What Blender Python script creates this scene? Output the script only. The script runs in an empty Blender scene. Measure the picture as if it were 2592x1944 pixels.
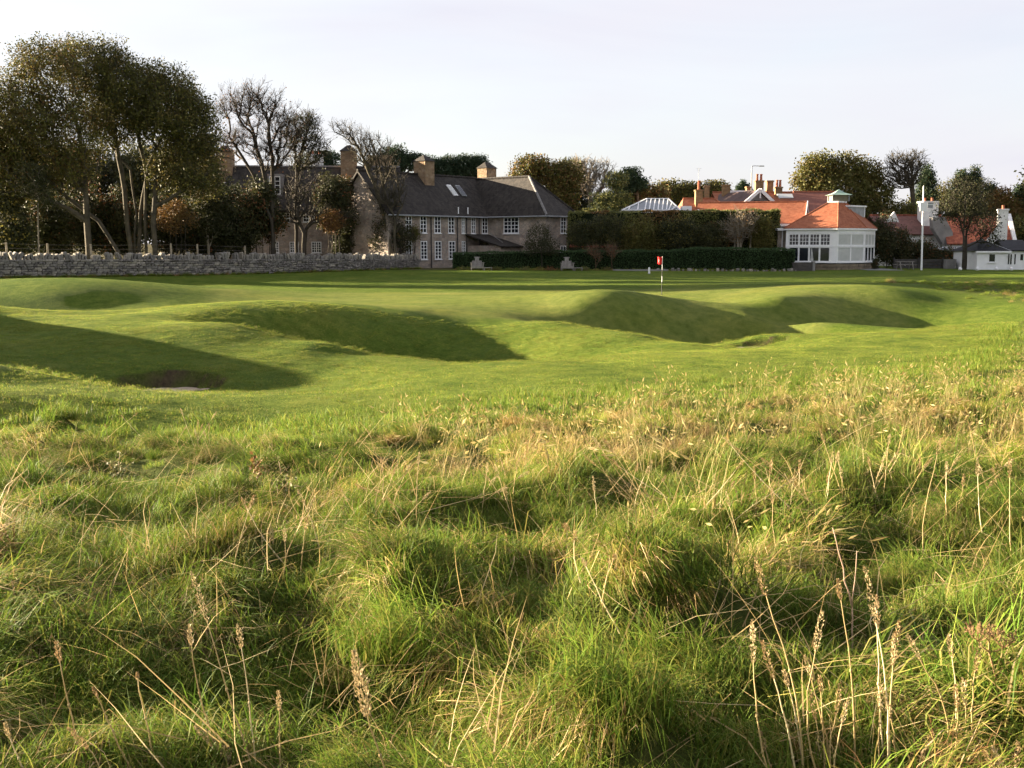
import bpy, bmesh, math, random
import numpy as np
from mathutils import Vector, Matrix
R = math.radians
SC = bpy.context.scene
COL = SC.collection
rng = np.random.default_rng(7)
random.seed(7)

# ------------------------------------------------------------------ camera
F = 2736.0                       # focal length in photo pixels (photo 2592 x 1944)
HZ = 615.0                       # horizon row in the photo
CZ = 2.85                        # eye height above the putting green
PITCH = math.atan((972 - HZ) / F)
cam = bpy.data.cameras.new('camera')
cam.sensor_width = 36.0
cam.lens = 36.0 * F / 2592
cam.clip_start = 0.05
cam.clip_end = 8000
camo = bpy.data.objects.new('camera', cam)
COL.objects.link(camo)
camo.location = (0, 0, CZ)
camo.rotation_euler = (math.pi / 2 - PITCH, 0, 0)
SC.camera = camo

# ------------------------------------------------------------------ light
SUN_EL, SUN_BACK = 10.8, 20.0     # low sun from the left, slightly behind the scene
w = bpy.data.worlds.new('World')
SC.world = w
w.use_nodes = True
nt = w.node_tree
nt.nodes.clear()
wo = nt.nodes.new('ShaderNodeOutputWorld')
bg = nt.nodes.new('ShaderNodeBackground')
sky = nt.nodes.new('ShaderNodeTexSky')
sky.sky_type = 'NISHITA'
sky.sun_disc = False
sky.sun_elevation = R(SUN_EL)
sky.sun_rotation = R(-90 + SUN_BACK)
sky.air_density = 1.0
sky.dust_density = 1.2
sky.ozone_density = 1.0
# thin high veil of cloud over the whole sky
tc = nt.nodes.new('ShaderNodeTexCoord')
mp = nt.nodes.new('ShaderNodeMapping'); mp.inputs['Scale'].default_value = (1.0, 1.0, 3.2)
nz = nt.nodes.new('ShaderNodeTexNoise'); nz.inputs['Scale'].default_value = 2.6
nz.inputs['Detail'].default_value = 5; nz.inputs['Roughness'].default_value = 0.5
rp = nt.nodes.new('ShaderNodeMapRange')
rp.inputs['From Min'].default_value = 0.38; rp.inputs['From Max'].default_value = 0.66
rp.inputs['To Min'].default_value = 0.74; rp.inputs['To Max'].default_value = 0.96
mx = nt.nodes.new('ShaderNodeMix'); mx.data_type = 'RGBA'
nz2 = nt.nodes.new('ShaderNodeTexNoise'); nz2.inputs['Scale'].default_value = 1.5; nz2.inputs['Detail'].default_value = 6; nz2.inputs['Distortion'].default_value = .8
mp2 = nt.nodes.new('ShaderNodeMapping'); mp2.inputs['Scale'].default_value = (1.0, 1.6, 4.5); mp2.inputs['Rotation'].default_value = (0, .35, .3)
cr = nt.nodes.new('ShaderNodeMix'); cr.data_type = 'RGBA'
cm = nt.nodes.new('ShaderNodeMapRange'); cm.inputs['From Min'].default_value = .36; cm.inputs['From Max'].default_value = .64
nt.links.new(tc.outputs['Generated'], mp2.inputs['Vector']); nt.links.new(mp2.outputs['Vector'], nz2.inputs['Vector'])
nt.links.new(nz2.outputs['Fac'], cm.inputs['Value']); nt.links.new(cm.outputs['Result'], cr.inputs['Factor'])
cr.inputs['A'].default_value = (2.3, 2.25, 2.53, 1); cr.inputs['B'].default_value = (2.6, 2.55, 2.7, 1)   # sunlit cloud, in the sky's own units
nt.links.new(cr.outputs['Result'], mx.inputs['B'])
nt.links.new(tc.outputs['Generated'], mp.inputs['Vector'])
nt.links.new(mp.outputs['Vector'], nz.inputs['Vector'])
nt.links.new(nz.outputs['Fac'], rp.inputs['Value'])
nt.links.new(rp.outputs['Result'], mx.inputs['Factor'])
nt.links.new(sky.outputs['Color'], mx.inputs['A'])

nt.links.new(mx.outputs['Result'], bg.inputs['Color'])
bg.inputs['Strength'].default_value = 0.05
nt.links.new(bg.outputs['Background'], wo.inputs['Surface'])
sl = bpy.data.lights.new('sun', 'SUN')
sl.energy = 5.0
sl.angle = R(0.55)
sl.color = (1.0, 0.83, 0.60)
slo = bpy.data.objects.new('sun', sl)
COL.objects.link(slo)
sdir = Vector((-math.cos(R(SUN_EL)) * math.cos(R(SUN_BACK)), math.cos(R(SUN_EL)) * math.sin(R(SUN_BACK)), math.sin(R(SUN_EL))))
slo.rotation_euler = sdir.to_track_quat('Z', 'Y').to_euler()
slo.location = (-60, 10, 40)
vs = SC.view_settings
vs.view_transform = 'Standard'
vs.look = 'None'
vs.gamma = 1
vs.use_curve_mapping = False
vs.exposure = 2.87
SC.cycles.max_bounces = 3
SC.cycles.diffuse_bounces = 2
SC.cycles.glossy_bounces = 2
SC.cycles.transmission_bounces = 2
SC.cycles.use_adaptive_sampling = True
SC.cycles.adaptive_threshold = 0.03
SC.cycles.use_denoising = True

# ------------------------------------------------------------------ helpers
_cp, _sp = math.cos(PITCH), math.sin(PITCH)
def px(u, v, d):
    """world point on the ray of photo pixel (u, v) at world depth y = d"""
    a = (u - 1296) / F; b = -(v - 972) / F
    Y = b * _sp + _cp; Z = b * _cp - _sp
    s = d / Y
    return Vector((a * s, d, CZ + Z * s))
def gx(u, d, v=650):
    return px(u, v, d).x
def zz(v, d):
    return px(1296, v, d).z

def lnk(o, parent=None):
    COL.objects.link(o)
    if parent is not None:
        o.parent = parent
    return o
def tag(o, label=None, cat=None, group=None, kind=None):
    if label: o['label'] = label
    if cat: o['category'] = cat
    if group: o['group'] = group
    if kind: o['kind'] = kind
    return o
def empty(name, loc=(0, 0, 0), label=None, cat=None, group=None, rz=0):
    o = bpy.data.objects.new(name, None)
    o.empty_display_size = 0.2
    o.location = loc
    o.rotation_euler = (0, 0, rz)
    lnk(o)
    return tag(o, label, cat, group)
def np_mesh(name, V, faces, mats, parent=None, col=None, smooth=False, mi=None, org=None):
    """fast mesh from numpy: V (n,3), faces (m,k) same k; vertices in world coordinates"""
    V = np.asarray(V, dtype=np.float32)
    faces = np.asarray(faces, dtype=np.int32)
    if parent is not None and org is None:
        org = parent_origin(parent)
    if org is not None:
        V = V - np.array(org, dtype=np.float32)
    me = bpy.data.meshes.new(name)
    k = faces.shape[1]
    me.vertices.add(len(V)); me.vertices.foreach_set('co', V.ravel())
    me.loops.add(faces.size); me.loops.foreach_set('vertex_index', faces.ravel())
    me.polygons.add(len(faces))
    me.polygons.foreach_set('loop_start', np.arange(0, faces.size, k, dtype=np.int32))
    me.polygons.foreach_set('loop_total', np.full(len(faces), k, dtype=np.int32))
    if smooth:
        me.polygons.foreach_set('use_smooth', np.ones(len(faces), dtype=bool))
    for m in (mats if isinstance(mats, (list, tuple)) else [mats]):
        me.materials.append(m)
    if mi is not None:
        me.polygons.foreach_set('material_index', np.asarray(mi, dtype=np.int32))
    me.update(calc_edges=True)
    if col is not None:
        a = me.attributes.new('col', 'FLOAT_COLOR', 'POINT')
        c = np.ones((len(V), 4), dtype=np.float32); c[:, :3] = col
        a.data.foreach_set('color', c.ravel())
    o = bpy.data.objects.new(name, me)
    if parent is None and org is not None:
        o.location = org
    lnk(o, parent)
    return o
def parent_origin(p):
    """all parents here are unrotated: the sum of their locations"""
    s = Vector((0, 0, 0))
    while p is not None:
        s += p.location; p = p.parent
    return s

class MB:
    """collects polygons (world coordinates) into one mesh object"""
    def __init__(s): s.v = []; s.f = []
    def quad(s, *pts):
        n = len(s.v); s.v += [tuple(p) for p in pts]; s.f.append(tuple(range(n, n + len(pts)))); return s
    poly = quad
    def obox(s, c, ex, ey, ez):
        """oriented box: centre c and half-extent vectors"""
        c, ex, ey, ez = Vector(c), Vector(ex), Vector(ey), Vector(ez)
        n = len(s.v)
        for k in (-1, 1):
            for j in (-1, 1):
                for i in (-1, 1):
                    s.v.append(tuple(c + ex * i + ey * j + ez * k))
        for q in ((0, 2, 3, 1), (4, 5, 7, 6), (0, 1, 5, 4), (2, 6, 7, 3), (0, 4, 6, 2), (1, 3, 7, 5)):
            s.f.append(tuple(n + i for i in q))
        return s
    def box(s, x0, x1, y0, y1, z0, z1):
        return s.obox(((x0 + x1) / 2, (y0 + y1) / 2, (z0 + z1) / 2), ((x1 - x0) / 2, 0, 0), (0, (y1 - y0) / 2, 0), (0, 0, (z1 - z0) / 2))
    def bar(s, a, b, wx, wz=None):
        """square bar from a to b"""
        a, b = Vector(a), Vector(b); wz = wz or wx
        t = (b - a); L = t.length; t.normalize()
        up = Vector((0, 0, 1)) if abs(t.z) < 0.95 else Vector((1, 0, 0))
        x = t.cross(up).normalized(); y = x.cross(t).normalized()
        return s.obox((a + b) / 2, t * L / 2, x * wx / 2, y * wz / 2)
    def tube(s, pts, rad, n=8, cap=True):
        pts = [Vector(p) for p in pts]
        if not isinstance(rad, (list, tuple)): rad = [rad] * len(pts)
        base = len(s.v)
        for i, p in enumerate(pts):
            t = (pts[min(i + 1, len(pts) - 1)] - pts[max(i - 1, 0)]).normalized()
            up = Vector((0, 0, 1)) if abs(t.z) < 0.9 else Vector((1, 0, 0))
            x = t.cross(up).normalized(); y = x.cross(t)
            for k in range(n):
                a = 2 * math.pi * k / n
                s.v.append(tuple(p + (x * math.cos(a) + y * math.sin(a)) * rad[i]))
        for i in range(len(pts) - 1):
            for k in range(n):
                a = base + i * n + k; b = base + i * n + (k + 1) % n
                s.f.append((a, b, b + n, a + n))
        if cap:
            s.f.append(tuple(base + n - 1 - k for k in range(n)))
            e = base + (len(pts) - 1) * n
            s.f.append(tuple(e + k for k in range(n)))
        return s
    def solid(s, poly, h):
        """extrude a planar polygon by vector h"""
        h = Vector(h); n = len(s.v); k = len(poly)
        s.v += [tuple(p) for p in poly] + [tuple(Vector(p) + h) for p in poly]
        s.f.append(tuple(range(n + k - 1, n - 1, -1))); s.f.append(tuple(range(n + k, n + 2 * k)))
        for i in range(k):
            j = (i + 1) % k
            s.f.append((n + i, n + j, n + k + j, n + k + i))
        return s
    def build(s, name, mat, parent=None, bevel=0, smooth=False, org=None):
        me = bpy.data.meshes.new(name)
        if org is None:
            org = parent_origin(parent) if parent is not None else (0, 0, 0)
        me.from_pydata([(p[0] - org[0], p[1] - org[1], p[2] - org[2]) for p in s.v], [], s.f)
        bm = bmesh.new(); bm.from_mesh(me)
        bmesh.ops.recalc_face_normals(bm, faces=bm.faces)
        if bevel:
            bmesh.ops.bevel(bm, geom=[e for e in bm.edges], offset=bevel, segments=1, affect='EDGES')
        bm.to_mesh(me); bm.free()
        if smooth:
            for p in me.polygons: p.use_smooth = True
        me.materials.append(mat)
        o = bpy.data.objects.new(name, me)
        if parent is None: o.location = org
        return lnk(o, parent)

# ------------------------------------------------------------------ materials
MATS = {}
def new_mat(name):
    m = bpy.data.materials.new(name); m.use_nodes = True
    MATS[name] = m
    n = m.node_tree.nodes
    return m, m.node_tree, n['Principled BSDF']
def nd(t, typ, **kw):
    n = t.nodes.new(typ)
    for k, v in kw.items():
        if k in n.inputs: n.inputs[k].default_value = v
        else: setattr(n, k, v)
    return n
def ramp(t, fac, stops):
    r = t.nodes.new('ShaderNodeValToRGB')
    e = r.color_ramp.elements
    while len(e) < len(stops): e.new(0.5)
    for el, (p, c) in zip(e, stops):
        el.position = p; el.color = (*c, 1)
    t.links.new(fac, r.inputs['Fac'])
    return r.outputs['Color']
def vary(name, c1, c2, scale=3.0, rough=0.8, bump=0.0, bscale=None, spec=0.3, detail=6, lo=0.35, hi=0.65, metal=0.0):
    """two-tone noise material with optional bump, in object space"""
    m, t, b = new_mat(name)
    co = nd(t, 'ShaderNodeTexCoord')
    n = nd(t, 'ShaderNodeTexNoise', Scale=scale, Detail=detail, Roughness=0.6)
    t.links.new(co.outputs['Object'], n.inputs['Vector'])
    t.links.new(ramp(t, n.outputs['Fac'], [(lo, c1), (hi, c2)]), b.inputs['Base Color'])
    b.inputs['Roughness'].default_value = rough
    b.inputs['Specular IOR Level'].default_value = spec
    b.inputs['Metallic'].default_value = metal
    if bump:
        n2 = nd(t, 'ShaderNodeTexNoise', Scale=bscale or scale * 4, Detail=5)
        t.links.new(co.outputs['Object'], n2.inputs['Vector'])
        bp = nd(t, 'ShaderNodeBump', Strength=bump, Distance=0.05)
        t.links.new(n2.outputs['Fac'], bp.inputs['Height'])
        t.links.new(bp.outputs['Normal'], b.inputs['Normal'])
    return m
def blade_mat(name, rough=0.5, spec=0.25, trans=0.3, instancer=False, gain=1.0):
    """leaf / blade: colour from the mesh attribute 'col', light passes through a little"""
    m, t, b = new_mat(name)
    a = nd(t, 'ShaderNodeAttribute', attribute_name='col')
    c = a.outputs['Color']
    if instancer:
        i = nd(t, 'ShaderNodeAttribute', attribute_name='tint', attribute_type='INSTANCER')
        mu = nd(t, 'ShaderNodeMix', data_type='RGBA', blend_type='MULTIPLY', Factor=1.0)
        t.links.new(c, mu.inputs['A']); t.links.new(i.outputs['Color'], mu.inputs['B'])
        c = mu.outputs['Result']
    t.links.new(c, b.inputs['Base Color'])
    b.inputs['Roughness'].default_value = rough
    b.inputs['Specular IOR Level'].default_value = spec
    tr = nd(t, 'ShaderNodeBsdfTranslucent')
    t.links.new(c, tr.inputs['Color'])
    ms = nd(t, 'ShaderNodeMixShader', Fac=trans)
    t.links.new(b.outputs['BSDF'], ms.inputs[1]); t.links.new(tr.outputs['BSDF'], ms.inputs[2])
    t.links.new(ms.outputs['Shader'], t.nodes['Material Output'].inputs['Surface'])
    return m

# ------------------------------------------------------------------ terrain
CP = []
def cp(u, v, d): p = px(u, v, d); CP.append((p.x, p.y, p.z))
def cz(u, d, z): CP.append((gx(u, d, 800), d, z))
for u in (-1400, -500, 300, 1100, 1800, 2592, 3400):          # slope in front of the camera
    k = 0.10 if u > 1500 else 0.0
    cz(u, 0.5, 1.45 + k); cz(u, 3.2, 1.22 + k); cz(u, 6, 0.98 + k); cz(u, 9, 0.76 + k)
for u, z in ((-500, .55), (0, .5), (650, .48), (1300, .52), (1950, .62), (2592, .72), (3400, .9)): cz(u, 12.3, z)
# near-left ridge and fairway
for a in ((0, 1000, 16.4), (400, 1033, 16.6), (780, 1060, 16.2), (-200, 1085, 14.9), (0, 1098, 14.9), (450, 1112, 14.9), (1300, 1060, 14.6), (2000, 1000, 17), (2592, 960, 20), (1300, 1000, 17.5), (900, 1010, 17.8),
          (0, 975, 17.8), (1600, 930, 22.5), (2000, 900, 25.5), (2300, 878, 28), (2592, 880, 27), (1300, 915, 24.5), (1000, 950, 22.5),
          # bunker one: near mound, lip, bank
          (-300, 900, 19.5), (0, 925, 19.3), (200, 966, 19.6), (320, 990, 20.2), (560, 994, 20.6), (800, 992, 20.6),
          (-300, 830, 29), (0, 840, 28.5), (0, 808, 31), (200, 872, 26.2), (400, 815, 30), (600, 822, 29.5), (600, 892, 26), (820, 948, 23.8), (820, 872, 26.8), (250, 800, 34),
          # crest between hollow one and two
          (700, 866, 27.2), (850, 888, 26.6), (1000, 904, 26), (1150, 920, 25.4), (1240, 929, 25.2),
          # bank of hollow two
          (900, 804, 38), (800, 802, 36.4), (700, 801, 35.8), (600, 806, 34.6), (1250, 786, 44.5), (1180, 825, 39.8), (1060, 815, 39), (1300, 858, 37.6), (1440, 888, 34.2), (1520, 905, 28), (1400, 922, 25.8),
          # crest between hollow two and three
          (1250, 799, 42), (1400, 813, 39.2), (1600, 845, 35.4), (1750, 870, 32.8), (1850, 886, 31),
          # bank of hollow three
          (1380, 773, 46), (1480, 764, 45.5), (1560, 766, 45.5), (1640, 780, 46), (1760, 796, 46.5), (1900, 808, 46), (2050, 821, 44.5), (2150, 831, 43.2),
          (2100, 858, 31.2), (2250, 845, 32.4), (2400, 838, 33.5), (2000, 876, 30.2),
          # hollow four bank
          (1990, 759, 49), (1880, 764, 50.5), (1780, 770, 52), (2260, 736, 53.5), (2130, 744, 53), (2070, 756, 51), (2400, 770, 52), (2400, 826, 38), (2520, 820, 39), (2592, 770, 50), (2592, 722, 66), (2450, 720, 66), (2400, 752, 54),
          # far-left mound
          (160, 747, 45.5), (0, 752, 45.5), (360, 776, 45), (30, 803, 39.5), (-300, 760, 45),
          # green
          (600, 772, 47), (1000, 772, 46), (1000, 745, 60), (1500, 752, 54), (1675, 745, 60), (500, 732, 66), (1500, 725, 68), (2000, 706, 80), (0, 725, 67)):
    cp(*a)
for a in ((480, 32.5, .66), (600, 32, .08), (700, 33, -.55), (800, 33.6, -1.1), (950, 34.6, -1.45), (1100, 34.4, -1.6), (1240, 33, -1.5), (1350, 31.5, -1.2), (1480, 30.5, -.7), (1240, 27.0, -.35),
          (1390, 43.6, -.3), (1480, 43.2, -.8), (1640, 44, -1.15), (1760, 44.8, -1.3), (1900, 44.8, -1.35), (2020, 43.4, -1.3), (2130, 42.2, -1.1), (1900, 32.6, -.33), (1920, 34.7, -.12), (1760, 35, -.5),
          (1960, 46.8, -.55), (2060, 47.4, -.8), (2190, 48.2, -1.1), (2300, 46.8, -1.15), (2360, 44.5, -.8),
          (120, 42.8, -.45), (-100, 42.6, -.5), (260, 43, -.1),
          (120, 23.2, .16), (250, 21.5, -.08), (420, 21.5, -.13), (580, 21.5, -.13), (250, 23.7, .14), (420, 23.7, .10), (600, 23.6, .02)): cz(*a)
CP += [(-20, 29.5, 3.1), (-19, 26.5, 2.5), (-25, 29.5, 2.2), (-21, 34, 1.6)]      # unseen dune beyond the left edge, added to shade the near-left hollow
for u, z in ((-1400, .9), (-500, .85), (0, .77), (500, .62), (1055, .52), (1600, .45), (2200, .44), (2592, .44), (3600, .45)):
    cz(u, 75 if u <= 0 else 92, z); cz(u, 112, .5)
for u in (-1400, 3800):
    for d, z in ((15, .6), (22, .5), (30, .5), (40, .4), (52, .4), (66, .5)): cz(u, d, z)
CP = np.array(CP)
def _tps():
    P = CP[:, :2]; n = len(P)
    r2 = ((P[:, None] - P[None]) ** 2).sum(-1)
    K = 0.5 * r2 * np.log(r2 + 1e-9) + 0.02 * np.eye(n)
    A = np.zeros((n + 3, n + 3)); A[:n, :n] = K
    A[:n, n] = 1; A[:n, n + 1:] = P; A[n, :n] = 1; A[n + 1:, :n] = P.T
    return np.linalg.solve(A, np.concatenate([CP[:, 2], np.zeros(3)]))
TW = _tps()
_ph = np.random.default_rng(3)
_NS = [(_ph.uniform(0, 6.28), _ph.uniform(0, 6.28)) for _ in range(16)]
def vnoise(x, y, s):
    """smooth pseudo noise in about [-1, 1]"""
    o = 0
    for i, (a, p) in enumerate(_NS):
        k = s * (0.6 + 0.09 * i)
        o = o + np.sin(k * (x * math.cos(a) + y * math.sin(a)) + p + 1.7 * np.sin(0.37 * k * (y * math.cos(a) - x * math.sin(a)) + i))
    return o / 5.5
def sstep(a, b, x):
    t = np.clip((x - a) / (b - a), 0, 1)
    return t * t * (3 - 2 * t)
_BX = np.array([-40, -12, -7.2, -4.2, -1.2, 0.2, 2.8, 5.2, 7.8, 11.2, 14, 18, 40])
_BY = np.array([13.5, 13.8, 14.0, 13.6, 14.3, 15.2, 16.2, 17.6, 20.0, 23.8, 30, 38, 50])
def rough_mask(x, y):
    yb = np.interp(x, _BX, _BY) + 0.5 * vnoise(x, y, 1.3)
    m = 1 - sstep(-0.5, 0.7, y - yb)
    hill = sstep(22.5, 25, x + 1.2 * vnoise(x, y, .7)) * sstep(44, 49, y) * (1 - sstep(68, 72, y))
    return np.maximum(m, 0.9 * hill)
# hand-placed hummocks of the rough: x, y, height, radius x, radius y
HUM = []
def hum(u, v, d, h, rx, ry): p = px(u, v, d); HUM.append((p.x, d, h, rx, ry))
hum(1000, 1560, 4.6, .26, .38, .42); hum(1330, 1700, 4.1, .10, .35, .3); hum(1600, 1650, 4.0, .26, .34, .4)
hum(1900, 1430, 5.9, .22, .6, .45); hum(2500, 1400, 5.6, .28, .4, .5); hum(2150, 1400, 6.6, .28, .8, .4)
hum(620, 1480, 5.4, .20, .5, .35); hum(250, 1690, 4.2, .18, .55, .22); hum(880, 1500, 5.2, .2, .35, .4)
hum(1050, 1340, 6.9, .25, .55, .5); hum(1400, 1330, 7.4, .22, .7, .4); hum(2300, 1290, 7.8, .24, .7, .5)
hum(1800, 1660, 4.1, .2, .5, .2); hum(60, 1500, 5.2, .18, .4, .3); hum(2520, 1720, 3.9, .2, .3, .3)
hum(140, 1090, 13.2, .32, .35, .5); hum(280, 1100, 13.0, .2, .4, .4); hum(1750, 1240, 9, .15, .8, .4)
hum(1650, 1130, 12.5, .2, .7, .5); hum(2250, 1130, 13, .2, .9, .5); hum(700, 1200, 10, .15, .8, .4)
_tg = np.random.default_rng(12)
TUS = []
for _y in np.arange(2.4, 15.5, .5):
    for _x in np.arange(-.56 * _y - 1, .56 * _y + 1.2, .56):
        if _tg.random() < .78:
            k_ = .75 + .5 * _tg.random()
            TUS.append((_x + _tg.uniform(-.24, .24), _y + _tg.uniform(-.2, .2), _tg.uniform(.05, .17), .19 * k_, .19 * k_ * _tg.uniform(.8, 1.3)))
def tussock(x, y):
    """height of the grass tussocks of the rough"""
    z = np.zeros_like(x)
    for hx, hy, h, rx, ry in TUS:
        k = np.where((np.abs(x - hx) < 2.2 * rx) & (np.abs(y - hy) < 2.2 * ry))[0]
        if len(k): z[k] = np.maximum(z[k], h * np.exp(-(((x[k] - hx) / rx) ** 2 + ((y[k] - hy) / ry) ** 2) ** 1.5))
    return z
def height(x, y, fine=True):
    x = np.asarray(x, dtype=float); y = np.asarray(y, dtype=float); sh = x.shape
    x = x.ravel(); y = y.ravel()
    yc = np.clip(y, 0, 111); lim = 8 + 0.95 * np.maximum(yc, 0) ; xc = np.clip(x, -lim, lim)
    z = np.empty_like(x)
    for i in range(0, len(x), 8000):
        a, b = xc[i:i + 8000], yc[i:i + 8000]
        r2 = (a[:, None] - CP[:, 0]) ** 2 + (b[:, None] - CP[:, 1]) ** 2
        z[i:i + 8000] = (0.5 * r2 * np.log(r2 + 1e-9)) @ TW[:-3] + TW[-3] + TW[-2] * a + TW[-1] * b
    k = sstep(100, 112, y); z = z * (1 - k) + 0.5 * k
    m = rough_mask(x, y)
    for hx, hy, h, rx, ry in HUM:
        h *= .9
        e = np.exp(-(((x - hx) / rx) ** 2 + ((y - hy) / ry) ** 2) ** 1.4)
        z += h * e
    near = sstep(1.0, 3.0, y) * (1 - sstep(90, 100, y))
    z += m * tussock(x, y)
    z += m * near * (0.055 * vnoise(x, y, 2.6) + 0.035 * vnoise(x + 9, y, 6.0))
    z += (1 - m) * near * (0.012 * vnoise(x, y, 1.1) + 0.006 * vnoise(x, y, 3.3))
    # cut turf faces of the pot bunkers: a level floor with a short steep step behind it
    for bx, by, rx, ry, zf in BUNK:
        q = ((x - bx) / rx) ** 2 + ((y - by) / ry) ** 2
        wq = 1 - sstep(0.86, 1.0, q)
        z = z * (1 - wq) + np.minimum(z, zf) * wq
    return z.reshape(sh)
BUNK = []
def bunk(u, d, rx, ry, h): BUNK.append((gx(u, d, 940), d, rx, ry, h))
bunk(425, 22.6, 1.15, .95, -.31); bunk(1925, 33.5, 1.0, .55, -.42)
def h1(x, y): return float(height(np.array([x]), np.array([y]))[0])

def axis(segs):
    out = []
    for a, b, s in segs:
        out += list(np.arange(a, b - 1e-6, s))
    out.append(segs[-1][1]); return np.array(out)
xs = axis([(-2500, -400, 300), (-400, -100, 50), (-100, -40, 6), (-40, -16, 1.0), (-16, 16, .16), (16, 40, .6), (40, 100, 6), (100, 400, 50), (400, 2500, 300)])
ys = axis([(-60, -4, 8), (-4, 1.2, .8), (1.2, 26, .13), (26, 46, .2), (46, 100, .7), (100, 160, 6), (160, 600, 40), (600, 3000, 300)])
GX, GY = np.meshgrid(xs, ys)
GZ = height(GX, GY)
nx, ny = len(xs), len(ys)
ii = np.arange(nx * ny).reshape(ny, nx)
fc = np.stack([ii[:-1, :-1], ii[:-1, 1:], ii[1:, 1:], ii[1:, :-1]], -1).reshape(-1, 4)

m, t, b = new_mat('turf')
co = nd(t, 'ShaderNodeTexCoord')
at = nd(t, 'ShaderNodeAttribute', attribute_name='zone')        # r: rough, g: green, b: bare earth
sep = nd(t, 'ShaderNodeSeparateColor'); t.links.new(at.outputs['Color'], sep.inputs['Color'])
def tn(scale, detail=5, rough=.6):
    n = nd(t, 'ShaderNodeTexNoise', Scale=scale, Detail=detail, Roughness=rough)
    t.links.new(co.outputs['Object'], n.inputs['Vector']); return n.outputs['Fac']
def mixc(f, a, bb, blend='MIX'):
    n = nd(t, 'ShaderNodeMix', data_type='RGBA', blend_type=blend)
    if isinstance(f, float): n.inputs['Factor'].default_value = f
    else: t.links.new(f, n.inputs['Factor'])
    for s, v in (('A', a), ('B', bb)):
        if isinstance(v, tuple): n.inputs[s].default_value = (*v, 1)
        else: t.links.new(v, n.inputs[s])
    return n.outputs['Result']
fair = ramp(t, tn(0.55, 8, .68), [(.3, (.050, .092, .011)), (.5, (.080, .122, .016)), (.7, (.130, .150, .030))])
fair = mixc(0.62, fair, ramp(t, tn(22, 5, .75), [(.34, (.020, .044, .005)), (.5, (.075, .112, .015)), (.64, (.165, .180, .042))]))
grn = ramp(t, tn(0.3, 6), [(.33, (.110, .138, .027)), (.67, (.165, .178, .050))])
rou = ramp(t, tn(3.0, 7, .7), [(.3, (.035, .055, .012)), (.55, (.075, .090, .022)), (.75, (.15, .125, .05))])
ear = ramp(t, tn(9.0, 6), [(.35, (.045, .033, .022)), (.65, (.10, .075, .045))])
c = mixc(sep.outputs['Green'], fair, mixc(.35, grn, fair))
c = mixc(.8, c, ramp(t, tn(2.2, 8, .72), [(.32, (.62, .70, .55)), (.5, (1, 1, 1)), (.68, (1.42, 1.28, 1.25))]), 'MULTIPLY')
c = mixc(.7, c, ramp(t, tn(.22, 4, .6), [(.34, (.74, .82, .7)), (.5, (1, 1, 1)), (.66, (1.32, 1.16, 1.15))]), 'MULTIPLY')
c = mixc(sep.outputs['Red'], c, rou)
c = mixc(sep.outputs['Blue'], c, ear)
t.links.new(c, b.inputs['Base Color'])
b.inputs['Roughness'].default_value = .85
b.inputs['Specular IOR Level'].default_value = .03
b.inputs['Sheen Weight'].default_value = .0
hb = nd(t, 'ShaderNodeMath', operation='ADD'); t.links.new(tn(30, 4, .7), hb.inputs[0]); t.links.new(tn(5, 5), hb.inputs[1])
bp = nd(t, 'ShaderNodeBump', Strength=.9, Distance=.06); t.links.new(hb.outputs[0], bp.inputs['Height'])
t.links.new(bp.outputs['Normal'], b.inputs['Normal'])

gnd = np_mesh('ground', np.stack([GX.ravel(), GY.ravel(), GZ.ravel()], 1), fc, MATS['turf'], smooth=True)
tag(gnd, 'rolling green links turf falling from rough grass to mown fairway and putting green', 'ground', kind='structure')
zone = np.ones((nx * ny, 4), dtype=np.float32)
fx, fy = GX.ravel(), GY.ravel()
zone[:, 0] = rough_mask(fx, fy)
gq = ((fx - 2.0) / 17.0) ** 2 + ((fy - 53) / 13.0) ** 2 + .12 * vnoise(fx, fy, .35)
zone[:, 1] = 1 - sstep(.85, 1.0, gq)
bl = np.zeros_like(fx)
for bx, by, rx, ry, zf in BUNK:
    q = ((fx - bx) / rx) ** 2 + ((fy - by) / ry) ** 2
    back = sstep(-.1, .5, (fy - by) / ry)
    bl = np.maximum(bl, sstep(.7, .85, q) * (1 - sstep(1.0, 1.25, q + .15 * vnoise(fx, fy, 4))) * back)
bl = np.maximum(bl, .75 * sstep(93, 95, fy) * sstep(-14, -12, fx) * (1 - sstep(26, 27, fx)))
bl = np.maximum(bl, .85 * sstep(0, 1.5, fy - (88 + .42 * (fx + 30))) * (fx < -10))
zone[:, 2] = bl
a = gnd.data.attributes.new('zone', 'FLOAT_COLOR', 'POINT'); a.data.foreach_set('color', zone.ravel())

# sand floors of the bunkers
sand = vary('sand', (.33, .26, .19), (.44, .355, .27), 4, .95, .5, 30, .1)
for i, (bx, by, rx, ry, h) in enumerate(BUNK):
    n = 26
    gxs, gys = np.meshgrid(np.linspace(-.9, .9, n), np.linspace(-1, .85, n))
    X = bx + gxs * rx * .92; Y = by + gys * ry * .95
    Z = height(X, Y) + .035 + .012 * vnoise(X, Y, 9)
    idx = np.arange(n * n).reshape(n, n)
    f4 = np.stack([idx[:-1, :-1], idx[:-1, 1:], idx[1:, 1:], idx[1:, :-1]], -1).reshape(-1, 4)
    keep = ((gxs[:-1, :-1] ** 2 + gys[:-1, :-1] ** 2).ravel() < .8)
    s = np_mesh('bunker_sand', np.stack([X.ravel(), Y.ravel(), Z.ravel()], 1), f4[keep], sand, smooth=True)
    tag(s, ['sand floor of the nearest pot bunker on the left', 'sand floor of the bunker in the right-centre hollow'][i], 'sand', kind='structure')

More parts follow.
